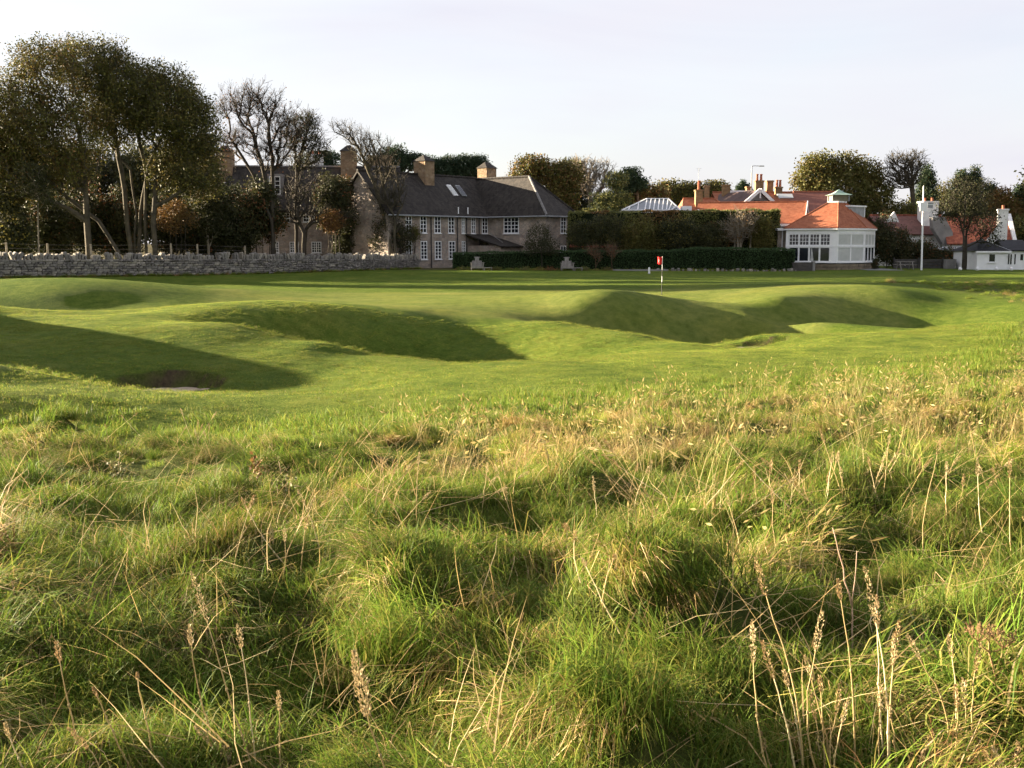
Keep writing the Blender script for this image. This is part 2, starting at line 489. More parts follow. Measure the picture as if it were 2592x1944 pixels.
# ------------------------------------------------------------------ grass
GREEN = [(.110, .195, .024), (.140, .215, .030), (.080, .155, .020), (.185, .240, .040), (.100, .175, .022)]
OLIVE = [(.200, .215, .046), (.260, .250, .066), (.155, .175, .036)]
STRAW = [(.430, .330, .160), (.360, .270, .125), (.520, .430, .250), (.300, .220, .100)]
BROWN = [(.170, .105, .045), (.120, .078, .036), (.230, .130, .050)]
BLADE = blade_mat('grass_blade', .6, .12, .38, instancer=True)
TUFTS = bpy.data.collections.new('grass_tufts')
def tuft(i, n, lmin, lmax, wid, spread, bend, lean, pal, seed, segs=3, head=0.0, fan=1.0):
    """n curved ribbons rooted within radius spread, flopping towards +X; every blade has its own colour"""
    g = np.random.default_rng(seed)
    V, Q, C = [], [], []
    for k in range(n):
        r = spread * math.sqrt(g.random()); th = g.random() * 6.283
        p = np.array([r * math.cos(th), r * math.sin(th), -.02])
        L = g.uniform(lmin, lmax)
        az = g.normal(0, fan) ; el = R(90) - abs(g.normal(lean, .25))
        bd = bend * g.uniform(.5, 1.5) / segs
        c = np.array(pal[g.integers(len(pal))]) * g.uniform(.75, 1.3)
        w0 = wid * g.uniform(.7, 1.3)
        side = np.array([-math.sin(az + g.normal(0, .6)), math.cos(az), 0]); side /= np.linalg.norm(side)
        for s in range(segs + 1):
            f = s / segs
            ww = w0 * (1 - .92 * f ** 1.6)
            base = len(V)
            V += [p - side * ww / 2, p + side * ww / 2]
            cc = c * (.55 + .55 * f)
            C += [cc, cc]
            if s: Q.append((base - 2, base - 1, base + 1, base))
            p = p + np.array([math.cos(el) * math.cos(az), math.cos(el) * math.sin(az), math.sin(el)]) * L / segs
            el -= bd * (1 + f); az += g.normal(0, .18)
        if head and g.random() < head:      # a slim seed head: two crossed spindles
            d = np.array([math.cos(el) * math.cos(az), math.cos(el) * math.sin(az), math.sin(el)])
            q = V[-1]; hl = g.uniform(.05, .1); hw = g.uniform(.006, .011)
            for sd in (side, np.cross(d, side)):
                base = len(V)
                V += [q, q + d * hl * .4 + sd * hw, q + d * hl, q + d * hl * .4 - sd * hw]
                cc = np.array(STRAW[g.integers(3)]) * g.uniform(.6, 1.05)
                C += [cc] * 4; Q.append((base, base + 1, base + 2, base + 3))
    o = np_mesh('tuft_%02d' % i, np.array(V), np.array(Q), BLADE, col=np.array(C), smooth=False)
    COL.objects.unlink(o); TUFTS.objects.link(o)
    return o
nT = 0
KIND = {}
def kinds(name, count, *a, **k):
    global nT
    KIND[name] = list(range(nT, nT + count))
    for j in range(count):
        tuft(nT, *a, seed=100 + nT, **k); nT += 1
kinds('long', 4, 200, .18, .48, .0062, .20, 1.7, .45, GREEN * 3 + OLIVE, fan=.9)
kinds('flop', 3, 190, .25, .60, .0060, .18, 2.3, .75, GREEN + OLIVE * 2 + STRAW, fan=.7)
kinds('dry', 3, 170, .16, .42, .0050, .18, 1.6, .50, STRAW + OLIVE * 2 + BROWN, fan=1.2)
kinds('mid', 3, 180, .08, .22, .0060, .22, 1.1, .35, GREEN * 2 + OLIVE, fan=1.6)
kinds('stalk', 3, 14, .30, .62, .0036, .12, .35, .16, STRAW, segs=3, head=.8, fan=1.8)
kinds('semi', 2, 220, .04, .10, .0060, .32, .9, .35, GREEN * 2 + OLIVE, segs=2, fan=2)
kinds('mown', 3, 130, .016, .042, .0055, .25, .6, .35, GREEN + OLIVE, segs=1, fan=3)
kinds('litter', 2, 12, .25, .55, .0045, .18, .25, 1.32, STRAW, fan=2.0)
kinds('lush', 2, 150, .10, .26, .0090, .20, 1.2, .35, GREEN, fan=2.0)

def scatter(name, label, X, Y, idx, rotz, scl, tintc, tilt=.18, kind='stuff', sink=0.0, lean=.5):
    n = len(X)
    Z = height(X, Y) - sink
    me = bpy.data.meshes.new(name)
    me.vertices.add(n)
    me.vertices.foreach_set('co', np.stack([X, Y, Z], 1).astype(np.float32).ravel())
    e = .06 if lean < 1 else .25
    sx = (height(X + e, Y) - height(X - e, Y)) / (2 * e); sy = (height(X, Y + e) - height(X, Y - e)) / (2 * e)
    rot = np.zeros((n, 3), dtype=np.float32)
    # lean half-way with the slope
    rot[:, 0] = np.arctan(sy) * lean + rng.normal(0, tilt, n); rot[:, 1] = -np.arctan(sx) * lean + rng.normal(0, tilt, n); rot[:, 2] = rotz
    for nm, ty, arr in (('rot', 'FLOAT_VECTOR', rot), ('scl', 'FLOAT', scl), ('idx', 'INT', idx)):
        a = me.attributes.new(nm, ty, 'POINT')
        a.data.foreach_set('vector' if ty == 'FLOAT_VECTOR' else 'value', np.asarray(arr, dtype=np.int32 if ty == 'INT' else np.float32).ravel())
    a = me.attributes.new('tint', 'FLOAT_COLOR', 'POINT')
    cc = np.ones((n, 4), dtype=np.float32); cc[:, :3] = tintc; a.data.foreach_set('color', cc.ravel())
    o = bpy.data.objects.new(name, me); lnk(o); tag(o, label, 'grass', kind=kind)
    md = o.modifiers.new('scatter', 'NODES'); md.node_group = scatter_tree()
    return o
_ST = []
def scatter_tree():
    if _ST: return _ST[0]
    g = bpy.data.node_groups.new('scatter_grass', 'GeometryNodeTree')
    g.interface.new_socket('Geometry', in_out='INPUT', socket_type='NodeSocketGeometry')
    g.interface.new_socket('Geometry', in_out='OUTPUT', socket_type='NodeSocketGeometry')
    gi = g.nodes.new('NodeGroupInput'); go = g.nodes.new('NodeGroupOutput')
    ip = g.nodes.new('GeometryNodeInstanceOnPoints')
    ci = g.nodes.new('GeometryNodeCollectionInfo')
    ci.inputs['Collection'].default_value = TUFTS
    ci.inputs['Separate Children'].default_value = True; ci.inputs['Reset Children'].default_value = True
    def na(nm, ty):
        n = g.nodes.new('GeometryNodeInputNamedAttribute'); n.data_type = ty; n.inputs['Name'].default_value = nm
        return n.outputs['Attribute']
    er = g.nodes.new('FunctionNodeEulerToRotation')
    g.links.new(gi.outputs[0], ip.inputs['Points'])
    g.links.new(ci.outputs[0], ip.inputs['Instance'])
    ip.inputs['Pick Instance'].default_value = True
    g.links.new(na('idx', 'INT'), ip.inputs['Instance Index'])
    g.links.new(na('rot', 'FLOAT_VECTOR'), er.inputs[0]); g.links.new(er.outputs[0], ip.inputs['Rotation'])
    g.links.new(na('scl', 'FLOAT'), ip.inputs['Scale'])
    g.links.new(ip.outputs['Instances'], go.inputs[0])
    _ST.append(g); return g
def field(y0, y1, per_m2, marg=1.0):
    """random ground points inside the view wedge (with a side margin) between two depths"""
    n = int(per_m2 * (0.56 * 2 * (y1 ** 2 - y0 ** 2) / 2 + 2 * marg * (y1 - y0)))
    y = np.sqrt(rng.uniform(y0 ** 2, y1 ** 2, n)); x = rng.uniform(-1, 1, n) * (0.52 * y + marg)
    return x, y
def pick(name, n): return rng.choice(KIND[name], n)
def dryness(x, y):
    """how bleached the rough is: more towards the right and in patches"""
    return np.clip(.08 + .03 * x + .14 * sstep(5, 9, y) * sstep(0, 2, x) + .36 * vnoise(x + 3, y - 5, .55) + .22 * vnoise(x, y, 1.9) + .22 * sstep(6, 11, y) - .16 * sstep(12, 15, y), 0, .8)
def flow(x, y):
    """direction in which the long grass lies: down the slope, swirled by the wind"""
    e = .12
    sx = (height(x + e, y) - height(x - e, y)); sy = (height(x, y + e) - height(x, y - e))
    k = np.minimum(1, np.hypot(sx, sy) * 8)
    a = np.arctan2(-sy * k + .6 * np.sin(2.6 * vnoise(x, y, .8)), -sx * k + .6 * np.cos(2.6 * vnoise(x, y, .8)))
    return a + rng.normal(0, .35, len(x))
def tint_of(n, d, lo=.75, hi=1.2):
    b = 1.14 * rng.uniform(lo, hi, n)[:, None]
    warm = np.stack([1.08 + .45 * d, 1.03 + .12 * d, .95 + .2 * d], 1)
    return b * warm

# long tangled rough, near and middle distance
P = []
for y0, y1, dens in ((1.6, 5, 62), (5, 9, 42), (9, 14, 26), (14, 26, 14)):
    x, y = field(y0, y1, dens, 1.8)
    k = rng.random(len(x)) < rough_mask(x, y) * np.clip(.35 + 9 * tussock(x, y) + .25 * vnoise(x + 31, y, 2.4), .36, 1); P.append((x[k], y[k]))
X = np.concatenate([p[0] for p in P]); Y = np.concatenate([p[1] for p in P]); n = len(X)
D = dryness(X, Y); u = rng.random(n)
idx = np.where(u < .30 - .12 * D, pick('long', n), np.where(u < .62 - .1 * D, pick('flop', n), np.where(u < .62 + .35 * D, pick('dry', n), pick('mid', n))))
lu = (vnoise(X * 1.3 + 20, Y, 1.1) > .55) & (D < .45) & (rng.random(n) < .6); idx = np.where(lu, pick('lush', n), idx)
sc = rng.uniform(.45, .85, n) * (.8 + 2.6 * tussock(X, Y)) * (1 - .35 * sstep(9, 15, Y)) * (1 + .38 * vnoise(X, Y, 1.4) + .2 * vnoise(X + 11, Y, 3.1))
scatter('rough_grass', 'tangled long rough grass, green and straw coloured, filling the foreground', X, Y, idx, flow(X, Y), np.clip(sc, .3, 1.45), tint_of(n, D) * (1 + .28 * vnoise(X - 17, Y, 1.7))[:, None])
# thin dry flowering stalks standing above the rough
# low green undergrowth below it
x, y = field(1.6, 9, 42, 1.0); k = rng.random(len(x)) < rough_mask(x, y); X, Y = x[k], y[k]; n = len(X)
scatter('undergrowth_grass', 'short dense green grass beneath the tangled rough', X, Y, pick('mid', n), rng.uniform(0, 6.28, n), rng.uniform(.5, 1.0, n), tint_of(n, .1 * np.ones(n), .55, .95))
P = []
for y0, y1, dens in ((4, 8, 4), (8, 13, 7), (13, 24, 4)):
    x, y = field(y0, y1, dens, .8)
    pr = rough_mask(x, y) * np.clip(dryness(x, y) * 1.9 - .3, 0, 1)
    k = rng.random(len(x)) < pr; P.append((x[k], y[k]))
X = np.concatenate([p[0] for p in P]); Y = np.concatenate([p[1] for p in P]); n = len(X)
scatter('seeding_grass_stalks', 'thin straw coloured flowering stalks standing among the distant rough', X, Y, pick('stalk', n), rng.uniform(0, 6.28, n), rng.uniform(.6, 1.1, n), tint_of(n, np.zeros(n), .7, 1.05) * np.array([[.92, 1.0, .9]]), tilt=.12)
x, y = field(2.6, 10, 4.5, .5); k = rng.random(len(x)) < rough_mask(x, y); X, Y = x[k], y[k]; n = len(X)
scatter('straw_litter', 'pale fallen straws lying on the tangled rough', X, Y, pick('litter', n), rng.uniform(0, 6.28, n), rng.uniform(.6, 1.1, n), tint_of(n, np.zeros(n), .9, 1.4), sink=-.13)
# semi-rough fringe and mown turf
x, y = field(11, 34, 7, 1.5)
rm = rough_mask(x, y); fr = 1 - sstep(0, 4.5, y - np.interp(x, _BX, _BY))
k = (rng.random(len(x)) < fr * (1 - .6 * rm)); X, Y = x[k], y[k]; n = len(X)
scatter('semi_rough_grass', 'short uncut fringe of green grass between the rough and the fairway', X, Y, pick('semi', n), rng.uniform(0, 6.28, n), rng.uniform(.7, 1.4, n) * (1.25 - .4 * (1 - fr[k])), tint_of(n, .15 * np.ones(n), .8, 1.2))
x, y = field(13.5, 40, 19, 1.5)
k = (rng.random(len(x)) < (1 - rough_mask(x, y)))
for bx, by, rx, ry, h in BUNK: k &= (((x - bx) / rx) ** 2 + ((y - by) / ry) ** 2) > 1.0
X, Y = x[k], y[k]; n = len(X)
scatter('mown_grass', 'close mown green turf of the fairway and bunker banks', X, Y, pick('mown', n), rng.uniform(0, 6.28, n), rng.uniform(.7, 1.3, n), tint_of(n, .35 * np.ones(n), .7, 1.25) * (1 + .22 * vnoise(X, Y, 1.3) + .15 * vnoise(X, Y, .35))[:, None], tilt=.03, lean=1.0)
# rough on the rise at the far right
n0 = 1300; x = rng.uniform(22, 37, n0); y = rng.uniform(44, 72, n0)
k = rng.random(n0) < rough_mask(x, y); X, Y = x[k], y[k]; n = len(X)
D = dryness(X, Y) * .15
scatter('far_rough_grass', 'uncut tussocky grass on the rise at the far right', X, Y, np.where(rng.random(n) < .1, pick('dry', n), pick('mid', n)), rng.uniform(0, 6.28, n), rng.uniform(.6, 1.3, n), tint_of(n, D))

# ------------------------------------------------------------------ building materials
def stone_mat(name, cols, scale, mortar, bump=.7, squash=1.6):
    """rubble masonry: voronoi stones with darker joints"""
    m, t, b = new_mat(name)
    co = nd(t, 'ShaderNodeTexCoord')
    mp = nd(t, 'ShaderNodeMapping', Scale=(1, 1, squash)); t.links.new(co.outputs['Object'], mp.inputs['Vector'])
    v = nd(t, 'ShaderNodeTexVoronoi', Scale=scale, Randomness=.85); t.links.new(mp.outputs['Vector'], v.inputs['Vector'])
    e = nd(t, 'ShaderNodeTexVoronoi', Scale=scale, Randomness=.85, feature='DISTANCE_TO_EDGE'); t.links.new(mp.outputs['Vector'], e.inputs['Vector'])
    sp = nd(t, 'ShaderNodeSeparateColor'); t.links.new(v.outputs['Color'], sp.inputs['Color'])
    k = len(cols) - 1
    c = ramp(t, sp.outputs['Red'], [(i / k, q) for i, q in enumerate(cols)])
    n = nd(t, 'ShaderNodeTexNoise', Scale=scale * .35, Detail=6); t.links.new(co.outputs['Object'], n.inputs['Vector'])
    st = nd(t, 'ShaderNodeMix', data_type='RGBA', blend_type='MULTIPLY', Factor=.75)
    t.links.new(c, st.inputs['A']); t.links.new(ramp(t, n.outputs['Fac'], [(.3, (.5, .48, .46)), (.7, (1.25, 1.22, 1.2))]), st.inputs['B'])
    ed = nd(t, 'ShaderNodeMapRange'); ed.inputs['From Max'].default_value = .09; t.links.new(e.outputs['Distance'], ed.inputs['Value'])
    mm = nd(t, 'ShaderNodeMix', data_type='RGBA'); t.links.new(ed.outputs['Result'], mm.inputs['Factor'])
    mm.inputs['A'].default_value = (*mortar, 1); t.links.new(st.outputs['Result'], mm.inputs['B'])
    t.links.new(mm.outputs['Result'], b.inputs['Base Color'])
    b.inputs['Roughness'].default_value = .9; b.inputs['Specular IOR Level'].default_value = .2
    bp = nd(t, 'ShaderNodeBump', Strength=bump, Distance=.05); t.links.new(ed.outputs['Result'], bp.inputs['Height'])
    t.links.new(bp.outputs['Normal'], b.inputs['Normal'])
    return m
def tile_mat(name, c1, c2, course=.3, patch=.35, bump=.8, rough=.75):
    """roof tiles: courses by height, colour changing from tile to tile, weathered in patches"""
    m, t, b = new_mat(name)
    co = nd(t, 'ShaderNodeTexCoord')
    wv = nd(t, 'ShaderNodeTexWave', wave_type='BANDS', bands_direction='Z', wave_profile='SAW', Scale=1 / course / 6.283 * 6.283 / 2)
    wv.inputs['Distortion'].default_value = .6; wv.inputs['Detail Scale'].default_value = 3
    t.links.new(co.outputs['Object'], wv.inputs['Vector'])
    mp = nd(t, 'ShaderNodeMapping', Scale=(4.2, 4.2, 1 / course)); t.links.new(co.outputs['Object'], mp.inputs['Vector'])
    v = nd(t, 'ShaderNodeTexVoronoi', Scale=1.0, Randomness=.6); t.links.new(mp.outputs['Vector'], v.inputs['Vector'])
    sp = nd(t, 'ShaderNodeSeparateColor'); t.links.new(v.outputs['Color'], sp.inputs['Color'])
    c = ramp(t, sp.outputs['Red'], [(.0, c1), (1., c2)])
    n = nd(t, 'ShaderNodeTexNoise', Scale=patch, Detail=7, Roughness=.65); t.links.new(co.outputs['Object'], n.inputs['Vector'])
    st = nd(t, 'ShaderNodeMix', data_type='RGBA', blend_type='MULTIPLY', Factor=.8)
    t.links.new(c, st.inputs['A']); t.links.new(ramp(t, n.outputs['Fac'], [(.3, (.62, .6, .58)), (.7, (1.15, 1.15, 1.15))]), st.inputs['B'])
    t.links.new(st.outputs['Result'], b.inputs['Base Color'])
    b.inputs['Roughness'].default_value = rough; b.inputs['Specular IOR Level'].default_value = .25
    ad = nd(t, 'ShaderNodeMath', operation='ADD'); t.links.new(wv.outputs['Fac'], ad.inputs[0]); t.links.new(sp.outputs['Green'], ad.inputs[1])
    bp = nd(t, 'ShaderNodeBump', Strength=bump, Distance=.04); t.links.new(ad.outputs[0], bp.inputs['Height'])
    t.links.new(bp.outputs['Normal'], b.inputs['Normal'])
    return m
M_STONE = stone_mat('house_rubble', [(.27, .215, .18), (.40, .33, .27), (.33, .29, .25), (.44, .36, .29), (.31, .27, .24)], 2.6, (.24, .215, .19))
M_CHIM = stone_mat('chimney_stone', [(.20, .135, .085), (.30, .22, .135), (.25, .165, .10), (.33, .26, .18)], 3.2, (.25, .18, .11))
M_BRICK = stone_mat('chimney_brick', [(.26, .15, .08), (.34, .22, .10), (.30, .19, .09)], 5.0, (.22, .18, .13), squash=2.2)
M_SLATE = tile_mat('dark_roof_tile', (.019, .016, .014), (.044, .037, .031), .34, .55)
M_ORANGE = tile_mat('orange_roof_tile', (.27, .085, .040), (.36, .13, .065), .22, .45, .8)
M_RED = tile_mat('old_red_pantile', (.20, .055, .035), (.36, .12, .065), .3, .6, .9)
M_BLACK = tile_mat('black_hut_roof', (.018, .018, .022), (.028, .028, .034), .3, .5, .4)
M_WHITE = vary('white_paint', (.72, .72, .72), (.80, .80, .79), 1.5, .5, .15, 30, .4)
M_RENDER = vary('white_render', (.62, .61, .59), (.76, .75, .72), 1.2, .85, .4, 14, .2)
M_GREYREND = vary('grey_render', (.16, .155, .15), (.24, .23, .22), 1.0, .9, .4, 12, .2)
M_GLASS = vary('window_glass', (.012, .014, .018), (.022, .026, .032), .8, .06, .02, 3, .6)
M_BLIND = vary('pale_blind', (.40, .41, .39), (.47, .48, .46), 2.0, .35, .05, 8, .5)
M_LEAD = vary('lead', (.20, .21, .22), (.30, .31, .32), 2.0, .6, .2, 12, .4)
M_COPPER = vary('verdigris_copper', (.22, .34, .27), (.33, .45, .36), 3.0, .6, .2, 12, .4)
M_PIPE = vary('cast_iron_pipe', (.035, .032, .03), (.06, .055, .05), 2.0, .6, .1, 12, .4)
M_POT = vary('clay_pot', (.28, .09, .05), (.38, .14, .08), 4.0, .8, .2, 20, .2)
M_WOOD = vary('weathered_teak', (.17, .155, .14), (.27, .25, .225), 3.0, .85, .4, 30, .2)
M_POST = vary('fence_post', (.26, .22, .16), (.40, .34, .25), 4.0, .9, .4, 30, .2)
M_DARKSTONE = stone_mat('dark_plinth', [(.07, .065, .06), (.10, .09, .08), (.085, .08, .075)], 2.4, (.06, .055, .05))
M_WIRE = vary('fence_wire', (.10, .09, .08), (.16, .14, .12), 3, .6, 0, 1, .4)
M_RAIL = vary('dark_board', (.05, .047, .045), (.08, .075, .07), 3, .9, .3, 20, .2)

class Frame:
    """local frame of a building: a along the facade, b outwards, z up"""
    def __init__(s, o, ang):
        s.o = Vector((o[0], o[1], 0)); a = R(ang)
        s.t = Vector((math.cos(a), math.sin(a), 0)); s.n = Vector((math.sin(a), -math.cos(a), 0))
    def __call__(s, a, b, z): return s.o + s.t * a + s.n * b + Vector((0, 0, z))
    def box(s, mb, a0, a1, b0, b1, z0, z1):
        return mb.obox(s((a0 + a1) / 2, (b0 + b1) / 2, (z0 + z1) / 2), s.t * (a1 - a0) / 2, s.n * (b1 - b0) / 2, (0, 0, (z1 - z0) / 2))
    def turned(s, a, b, k):
        """frame of a side wall starting at (a, b); k = -1 faces -t, +1 faces +t"""
        f = Frame((0, 0), 0); f.o = s.o + s.t * a + s.n * b
        if k < 0: f.t, f.n = s.n.copy(), -s.t
        else: f.t, f.n = -s.n, s.t.copy()
        return f
def window(fr, parent, a0, a1, z0, z1, b=0.0, nx=2, ny=4, fw=.07, glass=None, name='window', sill=True, bars=.025):
    """painted timber window set in the wall: frame, glass and glazing bars, sill"""
    mb = MB()
    for q in ((a0, a0 + fw, z0, z1), (a1 - fw, a1, z0, z1)): fr.box(mb, q[0], q[1], b - .05, b + .045, q[2], q[3])
    for q in ((a0 + fw, a1 - fw, z0, z0 + fw), (a0 + fw, a1 - fw, z1 - fw, z1)): fr.box(mb, q[0], q[1], b - .05, b + .042, q[2], q[3])
    if sill: fr.box(mb, a0 - .06, a1 + .06, b - .05, b + .12, z0 - .07, z0 - .002)
    o = mb.build(name, M_WHITE, parent)
    g = MB(); fr.box(g, a0 + fw, a1 - fw, b - .04, b + .012, z0 + fw, z1 - fw); g.build('pane', glass or M_GLASS, o)
    if nx > 1 or ny > 1:
        g = MB()
        for i in range(1, nx):
            x = a0 + fw + (a1 - a0 - 2 * fw) * i / nx
            w_ = bars * (1.7 if nx % 2 == 0 and i == nx // 2 else 1); fr.box(g, x - w_, x + w_, b - .03, b + .034, z0 + fw, z1 - fw)
        for j in range(1, ny):
            z = z0 + fw + (z1 - z0 - 2 * fw) * j / ny; fr.box(g, a0 + fw, a1 - fw, b - .03, b + .028, z - bars, z + bars)
        g.build('glazing_bar', M_WHITE, o)
    return o
def slab(mb, pts, th=.14):
    """a roof plane with thickness, extruded against its upward normal"""
    p = [Vector(q) for q in pts]
    nrm = (p[1] - p[0]).cross(p[2] - p[0]).normalized()
    if nrm.z < 0: nrm = -nrm
    mb.solid([q for q in p], -nrm * th); return mb
def chimney(parent, fr, a, b, wa, wb, z0, z1, mat, cap='slab', pots=0, pot_h=.55, tiles=None, name='chimney', pot_mat=None):
    mb = MB(); fr.box(mb, a - wa / 2, a + wa / 2, b - wb / 2, b + wb / 2, z0, z1)
    o = mb.build(name, mat, parent)
    c = MB()
    if cap == 'hood':                 # tiled hipped hood on the stack
        e = .12; h = .62
        q = [fr(a - wa / 2 - e, b - wb / 2 - e, z1), fr(a + wa / 2 + e, b - wb / 2 - e, z1), fr(a + wa / 2 + e, b + wb / 2 + e, z1), fr(a - wa / 2 - e, b + wb / 2 + e, z1)]
        r = max(0.0, wa / 2 - wb / 2 * .8)
        k0, k1 = fr(a - r - .05, b, z1 + h), fr(a + r + .05, b, z1 + h)
        c.poly(q[0], q[1], k1, k0); c.poly(q[2], q[3], k0, k1); c.poly(q[1], q[2], k1); c.poly(q[3], q[0], k0); c.poly(*q)
        c.build('chimney_hood', tiles or M_SLATE, o)
    else:
        fr.box(c, a - wa / 2 - .07, a + wa / 2 + .07, b - wb / 2 - .07, b + wb / 2 + .07, z1 - .16, z1 - .02)
        c.build('chimney_cap', mat, o)
    for i in range(pots):
        x = a + (i - (pots - 1) / 2) * wa / max(pots, 1)
        p = fr(x, b, z1 - .05)
        MB().tube([p, p + Vector((0, 0, pot_h * .85)), p + Vector((0, 0, pot_h * .86)), p + Vector((0, 0, pot_h))], [.15, .12, .15, .15], 8).build('chimney_pot', pot_mat or M_POT, o)
    return o

# ------------------------------------------------------------------ long stone house
A = px(1030, 537, 98)
EZ = A.z                                        # eaves
HF = Frame((A.x, 98), 50)
GZ0 = .5
LEN, WB, WW = 10.92, 7.26, 4.3                   # main length shown, wing projection and width
house = empty('stone_house', (A.x, 98, GZ0), 'long two-storey stone house with dark tiled roof and white windows behind the hedge', 'house')
mb = MB(); HF.box(mb, -2.4, LEN + WW, -7.0, 0, -.1 + GZ0, EZ); mb.build('wall', M_STONE, house)
mb = MB(); mb.solid([HF(-2.4, -.05, EZ + .003), HF(-2.4, -6.95, EZ + .003), HF(-2.4, -3.5, 9.05)], HF.t * .3); mb.build('gable', M_STONE, house)
mb = MB(); HF.box(mb, LEN, LEN + WW, 0.003, WB, -.1 + GZ0, EZ - .003); mb.build('wing_wall', M_STONE, house)
RZ = 9.3; ov = .45
rb = MB()
slab(rb, [HF(-2.7, ov, EZ - .25), HF(LEN + .2, ov, EZ - .25), HF(LEN + 2.2, -3.5, RZ), HF(-2.7, -3.5, RZ)])
slab(rb, [HF(-2.7, -3.5, RZ), HF(LEN + WW + .4, -3.5, RZ), HF(LEN + WW + .4, -7.4, EZ - .25), HF(-2.7, -7.4, EZ - .25)])
roof = rb.build('roof', M_SLATE, house)
WZ = 9.2; hip = WB - 3.78; mid = LEN + WW / 2
rb = MB()
slab(rb, [HF(LEN - ov, WB + ov, EZ - .22), HF(LEN - ov, -.4, EZ - .22), HF(mid, -3.5, WZ), HF(mid, hip, WZ)])
slab(rb, [HF(LEN + WW + ov, -3.5, EZ - .22), HF(LEN + WW + ov, WB + ov, EZ - .22), HF(mid, hip, WZ), HF(mid, -3.5, WZ)])
slab(rb, [HF(LEN - ov, WB + ov, EZ - .22), HF(LEN + WW + ov, WB + ov, EZ - .22), HF(mid, hip, WZ)])
wroof = rb.build('wing_roof', M_SLATE, house)
def ridge(parent, p, q, r=.13, mat=None, name='ridge_tile', n=None):
    """run of half-round ridge tiles"""
    p, q = Vector(p), Vector(q); k = n or max(2, int((q - p).length / .45))
    o = MB()
    for i in range(k):
        a_, b_ = p.lerp(q, i / k), p.lerp(q, (i + .94) / k)
        o.tube([a_, b_], r, 6)
    return o.build(name, mat or M_SLATE, parent)
M_HIP = vary('pale_ridge', (.13, .125, .12), (.21, .20, .19), 3, .8, .3, 20, .3)
ridge(roof, HF(-2.7, -3.5, RZ), HF(LEN + 2.2, -3.5, RZ))
ridge(wroof, HF(mid, hip, WZ), HF(LEN - ov, WB + ov, EZ - .2), mat=M_HIP)
ridge(wroof, HF(mid, -3.5, WZ), HF(mid, hip, WZ)); ridge(wroof, HF(mid, hip, WZ), HF(LEN + WW + ov, WB + ov, EZ - .2))
# gutters
for p, q in ((HF(-2.7, ov + .04, EZ - .3), HF(LEN - ov, ov + .04, EZ - .3)), (HF(LEN - ov - .04, ov, EZ - .28), HF(LEN - ov - .04, WB + ov, EZ - .28)), (HF(LEN - ov, WB + ov + .04, EZ - .28), HF(LEN + WW + ov, WB + ov + .04, EZ - .28))):
    MB().tube([p, q], .07, 6).build('gutter', M_LEAD, house)
def uh(u):                                       # facade coordinate seen at photo column u
    k = (u - 1296) / F * .9945
    return (HF.o.x - k * HF.o.y) / (k * HF.t.y - HF.t.x)
zb = lambda v, d: zz(v, d)
# upper and lower windows of the main front
for u0, u1 in ((1028, 1043), (1064, 1080), (1100, 1116), (1135, 1150), (1169, 1177), (1193, 1203), (1220, 1234)):
    a0, a1 = uh(u0), uh(u1); window(HF, house, a0, a1, 3.75, 5.28, nx=2, ny=4)
for u0, u1, z0 in ((1028, 1043, 1.35), (1065, 1081, 1.35), (1101, 1117, 1.35), (1136, 1152, 1.35), (1169, 1178, 1.6)):
    a0, a1 = uh(u0), uh(u1); window(HF, house, a0, a1, z0, 3.02, nx=2, ny=5)
SW = HF.turned(LEN, 0, -1)                       # left side of the wing, seen from the front
window(SW, house, 2.1, 4.0, 3.75, 5.3, nx=4, ny=4, fw=.09)
FW = Frame((0, 0), 50); FW.o = HF.o + HF.t * LEN + HF.n * WB
window(FW, house, 2.2, 3.05, 3.75, 5.3, nx=2, ny=4); window(FW, house, 2.2, 3.05, 1.75, 2.6, nx=2, ny=2)
for u in (1091, 1157, 1180, 1212):               # downpipes
    a_ = uh(u); MB().tube([HF(a_, .09, EZ - .35), HF(a_, .09, GZ0)], .055, 6).build('downpipe', M_PIPE, house)
MB().tube([FW(WW - .1, .09, EZ - .3), FW(WW - .1, .09, GZ0)], .05, 6).build('downpipe', M_RENDER, house)
# lean-to porch in the inner corner and its lead gable
mb = MB(); HF.box(mb, 8.0, LEN - .003, .003, 4.2, GZ0 - .1, 2.6); mb.build('porch_wall', M_STONE, house)
mb = MB(); slab(mb, [HF(7.7, 4.6, 2.55), HF(LEN - .01, 4.6, 2.55), HF(LEN - .01, .05, 3.7), HF(7.7, .05, 3.7)], .12); mb.build('porch_roof', M_SLATE, house)
mb = MB(); mb.bar(HF(9.0, 3.6, 2.9), HF(8.3, 2.6, 3.75), .1, .06); mb.build('porch_skylight', M_HIP, house)
# rooflights and vent pipes on the main roof
def on_roof(a, f): return HF(a, ov + (-3.5 - ov) * f, EZ - .25 + (RZ - EZ + .25) * f)
for a0, g_ in ((uh(1204), M_WHITE), (uh(1228) - .15, M_LEAD)):
    mb = MB(); p = [on_roof(a0 - 1.4, .50), on_roof(a0 - .8, .50), on_roof(a0 - .8, .76), on_roof(a0 - 1.4, .76)]
    nn = (p[1] - p[0]).cross(p[2] - p[0]).normalized()
    if nn.z < 0: nn = -nn
    mb.solid([q + nn * .10 for q in p], -nn * .1); o = mb.build('rooflight', g_, roof)
    mb = MB(); q = [v.lerp(sum(p, Vector()) / 4, .16) + nn * .11 for v in p]; mb.solid(q, -nn * .02); mb.build('pane', M_GLASS if g_ is M_LEAD else M_BLIND, o)
for u in (1157, 1181):
    p = on_roof(uh(u), .06); MB().tube([p, p + Vector((0, 0, .62))], .06, 6).build('vent_pipe', M_WHITE, roof)
